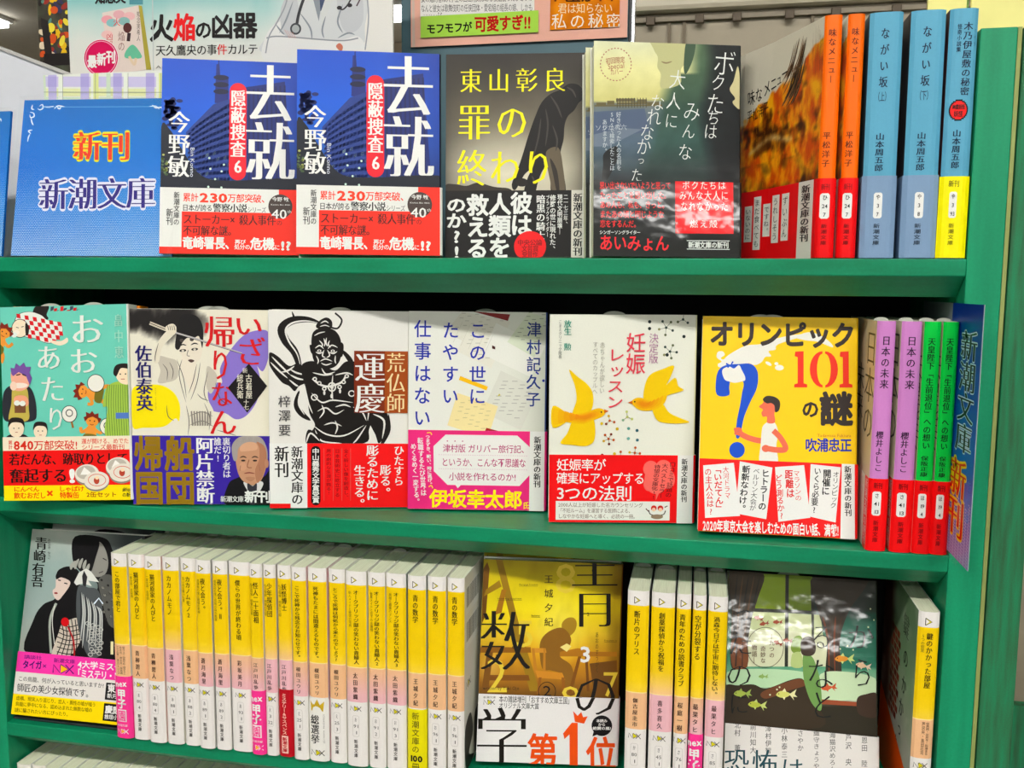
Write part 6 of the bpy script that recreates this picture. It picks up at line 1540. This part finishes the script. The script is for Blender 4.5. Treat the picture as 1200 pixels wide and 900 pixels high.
# doctor poster
def art_poster(s):
    def bg(x, y):
        c = ramp([(-40, (96, 170, 176)), (0, (150, 200, 198)), (26, (206, 222, 216)), (60, (228, 228, 222)), (130, (232, 230, 224))], y + 10 * nz(x, y, 40))
        return mixc(c, (234, 232, 226), (x - 300) / 60)
    s.fill(bg, 30, 14)
    s.rect(152, -40, 168, 6, (96, 150, 158))
    # white-coated doctor with folded arms
    WC, SH = (214, 216, 216), (146, 152, 158)
    s.blob([(338, -40), (420, -40), (432, -10), (428, 30), (416, 60), (312, 64), (313, 44), (324, 26), (334, 6)], WC, 5)
    s.blob([(312, 44), (330, 26), (344, 44), (396, 48), (420, 44), (428, 60), (410, 70), (316, 76)], (230, 230, 228), 5)
    s.blob([(330, 10), (344, -10), (352, 20), (346, 42), (332, 40)], (200, 202, 204), 4); s.blob([(396, -10), (420, -20), (426, 24), (412, 40), (400, 30)], (202, 204, 206), 4)
    s.line([(313, 46), (330, 44), (396, 49), (420, 46)], 1.6, (150, 154, 158)); s.line([(312, 64), (316, 44), (326, 26), (336, 4), (342, -30)], 1.6, (160, 164, 168)); s.line([(428, 60), (432, 20), (428, -20)], 1.6, (160, 164, 168))
    s.poly([(372, -20), (388, -20), (384, 6), (374, 16)], (72, 84, 110)); s.poly([(374, -14), (366, -6), (374, 26), (376, 14)], SH); s.poly([(386, -14), (394, -6), (378, 30), (376, 16)], (214, 216, 214))
    for P_ in ([(344, 2), (336, 24), (328, 40)], [(352, 16), (364, 34), (366, 48)], [(382, 20), (378, 36), (380, 46)], [(402, 6), (396, 26), (402, 40)], [(324, 30), (330, 38), (334, 42)], [(396, 46), (408, 40), (416, 42)]): s.line(P_, 1.8, SH, taper=True)
    s.line([(360, -10), (354, 6), (350, 20), (348, 32)], 3.4, (62, 62, 66)); s.ell(347, 35, 6.5, 7, (72, 74, 78)); s.ell(347, 35, 4.4, 4.8, (176, 180, 180))
    s.line([(398, 10), (402, 12), (408, 6), (414, -6)], 1.8, (60, 56, 60)); s.ell(398, 10, 3, 2.4, (50, 46, 50)); s.ell(410, 7, 3, 2.4, (50, 46, 50)); s.line([(418, 8), (424, -4)], 1.6, (90, 70, 80))
    for k in range(4): s.line([(334 + k * 3, 36 + k), (340 + k * 2.4, 46)], 3.2, (206, 142, 122), False, True)
    s.blob([(394, 56), (398, 52), (402, 56), (400, 62)], (196, 126, 104), 4)
    s.H('火', 176, 18, 204, 50, (34, 30, 30), 0.045); s.H('焔', 204, 17, 230, 49, (216, 34, 40), 0.045); s.H('の', 229, 25, 249, 47, (34, 30, 30), 0.045); s.H('凶', 248, 16, 274, 47, (34, 30, 30), 0.045); s.H('器', 274, 15, 302, 46, (34, 30, 30), 0.045)
    for ch, x, c in zip('天久鷹央の事件カルテ', range(183, 303, 12), [BLK] * 6 + [(206, 60, 56)] + [BLK] * 3): s.H(ch, x, 54.5 - (x - 183) * 0.018, x + 12, 67.5 - (x - 183) * 0.018, c, -0.006, 0.012)
    s.H('Ameku Takao', 183, 78, 240, 83, (120, 116, 112))
    s.line([(179, -30), (181, 120)], 1.2, (200, 206, 204), False)
    # left part: miniature cover and crimson badge
    s.H('知念実', 112, -12, 148, 5, (40, 36, 36), 0.05, slant=-.04)
    s.poly([(120, 16), (163, 7), (172, 84), (130, 90)], (228, 214, 206)); s.poly([(163, 7), (167, 8), (178, 84), (172, 84)], (176, 166, 80))
    for x, y, c in ((126, 24, (232, 170, 176)), (140, 18, (226, 180, 184)), (132, 28, (150, 196, 196)), (152, 20, (232, 190, 190)), (126, 42, (236, 200, 196)), (146, 26, (150, 190, 186))): s.ell(x, y, 7, 5, c, n=12)
    s.ell(150, 34, 5, 6, (90, 50, 50)); s.line([(152, 40), (151, 50)], 4, (60, 40, 46)); s.blob([(148, 62), (156, 54), (164, 62), (166, 70), (148, 70)], (120, 190, 160)); s.line([(152, 68), (158, 78), (160, 70)], 3, (226, 206, 180))
    s.H('火', 133, 22, 142, 32, (216, 90, 96)); s.Vt('凶器', 125, 40, 133, 58, (200, 90, 100)); s.Vt('焔の', 139, 38, 147, 62, (150, 110, 110)); s.Vt('知念実希人', 161, 14, 165, 50, (100, 90, 80))
    s.ell(119, 70, 20.5, 22.5, (238, 232, 232)); s.ell(119, 70, 19.8, 21.8, (198, 8, 92)); s.ring(119, 70, 18, 20, .7, (240, 200, 220), 40)
    s.H('最新刊', 103, 64, 136, 79, WHT, 0.05, slant=-.25)
r = root('poster', 'poster of a white-coated doctor with stethoscope and large black 火焔の凶器 lettering', 'poster')
flat_print('poster_sheet', -.484, -.167, .0004, .26, .160, .003, [(77.7, -23.9), (459.9, -49.4), (462.0, 310.0), (96.0, 322.0)] if False else [(77.7, -23.9), (459.9, -49.4), (461.9, 312.6), (92.3, 313.7)], art_poster, M_SATIN, r)
# strip of dark picture cards left of it
def art_cards(s):
    s.fill(lambda x, y: mixc((52, 44, 40), (90, 96, 80), 0.5 + nz(x, y, 16, 3)), 16, 40)
    random.seed(2)
    for k in range(46):
        x, y = 44 + random.random() * 36, random.random() * 66
        c = random.choice(((226, 190, 40), (206, 96, 40), (230, 216, 190), (100, 140, 130), (60, 60, 90), (150, 60, 50), (40, 36, 34), (236, 220, 90)))
        s.ell(x, y, 2 + random.random() * 5, 2 + random.random() * 5, c, random.random() * 3, 10)
    s.poly([(44, 20), (54, 24), (58, 70), (48, 66)], (44, 38, 38))
    s.rect(46, 62, 84, 76, (34, 28, 28))
r = root('picture_card', 'narrow dark picture card with bright colour patches left of the doctor poster', 'card')
flat_print('card_face', -.5205, -.4880, .0004, .30, .166, .002, (40, -70, 82, 310), art_cards, M_GLOSS, r)
# white sloping board at the left end
V = [(-0.62, 0.100, 0.0004), (-0.395, 0.100, 0.0004), (-0.395, 0.100, 0.143), (-0.437, 0.100, 0.158), (-0.508, 0.100, 0.1845), (-0.62, 0.100, 0.226)]
V2 = [(x, y + 0.004, z) for x, y, z in V]
r = root('display_board', 'white board with sloping top edge at the upper left', 'board')
n = len(V)
simple('board_panel', V + V2, [tuple(range(n)), tuple(range(2 * n - 1, n - 1, -1))] + [((i + 1) % n, i, n + i, n + (i + 1) % n) for i in range(n)], plain('white_board_face', (214, 216, 222), 0.5), r)
e = [(-0.395, 0.145), (-0.437, 0.160), (-0.508, 0.1865), (-0.62, 0.228)]
VV, FF = [], []
for (a, b_), (c_, d_) in zip(e, e[1:]):
    k = len(VV); VV += [(a, .098, b_ - .003), (c_, .098, d_ - .003), (c_, .098, d_), (a, .098, b_), (a, .106, b_ - .003), (c_, .106, d_ - .003), (c_, .106, d_), (a, .106, b_)]
    FF += [tuple(k + q for q in f) for f in ((1, 0, 3, 2), (4, 5, 6, 7), (2, 3, 7, 6), (0, 1, 5, 4))]
simple('edge_rail', VV, FF, plain('grey_rail', (190, 188, 184), 0.4), r)
# checked paper card
def art_check(s):
    s.fill((238, 240, 232))
    LV, YL, GN = (186, 178, 222), (226, 232, 150), (206, 226, 200)
    for y0, y1, c in ((92, 104, (214, 208, 234)), (106, 115, (234, 238, 190)), (116, 124, (214, 230, 206)), (140, 152, (214, 208, 234)), (160, 170, (234, 238, 190)), (190, 202, (214, 208, 234)), (230, 242, (214, 208, 234))): s.rect(50, y0, 215, y1, c)
    for k in range(5):
        x = 61 + k * 38; s.rect(x, 88, x + 10, 306, (200, 194, 228)); s.rect(x + 12, 88, x + 17, 306, (240, 244, 232)); s.rect(x + 15, 88, x + 21, 306, (228, 234, 170)) if k % 2 else s.rect(x - 8, 88, x - 3, 306, (216, 230, 208))
        for y0, y1 in ((92, 104), (140, 152), (190, 202)): s.rect(x, y0, x + 10, y1, LV)
        s.rect(x + 17, 88, x + 17.5, 306, (150, 160, 150))
    s.rect(50, 110, 215, 110.6, (150, 160, 150))
r = root('paper_card', 'pastel checked paper card standing behind the blue sign card', 'card')
flat_print('checked_sheet', -.458, -.335, .0004, .1575, .090, .0012, [(55.5, 90.5), (206.8, 84.1), (213.7, 305.7), (65.4, 305.3)], art_check, M_MATTE, r)

# teal board with the pink pop card
r = root('display_board', 'dark teal board behind the grey cover, carrying a pink card', 'board')
box('board_panel', -.179, .031, .22, .228, .0004, .34, plain('teal_board', (62, 96, 106), 0.5), r)
box('end_post', .0315, .0335, .222, .236, .0004, .34, plain('dark_post', (40, 40, 44), 0.4), r)
box('metal_post', .0338, .0362, .224, .238, .0004, .34, plain('shiny_post', (206, 210, 216), 0.25, 1.0), r)
def art_pop(s):
    s.fill((232, 186, 170))
    for x in (482, 741): s.line([(x, -90), (x + 2, 70)], 3, (214, 196, 184), False)
def art_note(s):
    s.fill((232, 230, 226))
    for k, (t, x1) in enumerate((('なんと彼女は歌舞伎町の任侠団体・愛宕組の組長の娘、しかも', 628), ('女の婚約者は大学生の西山翔太はある夜出会ったひとりの', 628), ('名門女子高に通う可憐な少女に恋をした。', 600))): s.H(t, 494, 3 - k * 11, x1, 12 - k * 11, (70, 66, 66), 0.0, slant=-.035)
    s.H('……!?', 496, 13, 520, 18, (70, 66, 66))
def art_green(s):
    s.fill((176, 214, 100))
    s.H('モフモフが', 500, 28, 554, 40, (28, 26, 26), 0.04, slant=-.06); s.H('可愛すぎ!!', 557, 19, 625, 37, (176, 26, 30), 0.045, slant=-.05)
def art_orange(s):
    s.fill(lambda x, y: mixc((226, 150, 20), (196, 116, 14), 0.5 + nz(x * 3, y, 30)), 10, 12)
    for k in range(6): s.line([(652 + k * 13, -60), (654 + k * 13, 2)], 2.5, (110, 62, 20), False)
    s.H('王が', 666, -12, 700, 3, (60, 36, 10), 0.03)
    s.H('君は知らない', 657, 4, 720, 16, (240, 224, 190), 0.0); s.H('私の秘密', 648, 16, 732, 34, (244, 236, 220), 0.0, k=.85)
pc = root('pop_card', 'pink pop card with green handwritten strip and orange print on the teal board', 'pop card')
flat_print('backing_card', -.169, .0305, .200, .30, .2170, .0012, [(480.2, -78), (737.2, -96.5), (734.4, 43.5), (480.7, 54.8)], art_pop, M_MATTE, pc)
flat_print('note_sheet', -.1596, -.053, .225, .296, .2160, .0004, [(492.5, -72), (631, -82), (629.8, 11.0), (493.0, 21.5)], art_note, M_MATTE, pc)
flat_print('green_strip', -.1590, -.049, .2075, .2265, .2152, .0004, [(493.3, 21), (634.5, 12.5), (634.3, 38.5), (493.4, 45.8)], art_green, M_MATTE, pc)
flat_print('orange_print', -.0385, .0235, .209, .290, .2158, .0006, [(648.5, -75), (729.5, -80.5), (727.8, 31.7), (648.0, 35.2)], art_orange, M_MATTE, pc)

# beige steel partition of the next aisle
MB = plain('beige_steel', (168, 156, 132), 0.5); MBL = plain('beige_rail', (206, 196, 172), 0.4); MBD = plain('dark_bracket', (92, 78, 60), 0.6)
r = root('steel_shelf', 'beige steel shelf back with dark brackets beyond the top shelf', 'shelf back')
box('back_panel', .012, 0.62, .50, .515, -ZS, .296, MB, r)
box('top_rail', .012, 0.62, .482, .512, .297, .325, MBL, r, 0.006)
box('ledge', .012, 0.62, .494, .4995, .2885, .2965, plain('ledge_grey', (140, 128, 106), .5), r)
for x in (.030, .086, .128, .186, .236, .300):
    box('bracket', x, x + .010, .488, .4935, .2835, .2935, MBD, r, 0.001)
for x in (.055, .072, .215, .237): box('slotted_post', x, x + .0035, .4955, .4995, .10, .287, plain('post_brown', (120, 106, 84), .6), r)
# pale yellow cards at the upper right
MY = plain('pale_yellow_card', (236, 228, 140), 0.55); MYG = plain('green_card_edge', (110, 150, 60), 0.55)
r = root('header_card', 'pale yellow header card behind the blue spines at the upper right', 'card')
box('card_panel', .2485, .2735, .080, .083, .0004, .30, MY, r); box('green_edge', .2737, .2748, .080, .083, .0004, .30, MYG, r)
r = root('header_card', 'pale yellow header card above the green upright at the upper right corner', 'card')
box('card_panel', .2755, .345, .076, .079, .1394, .30, MY, r)
box('folded_foot', .2755, .2860, .0795, .125, .1394, .1402, MY, r)
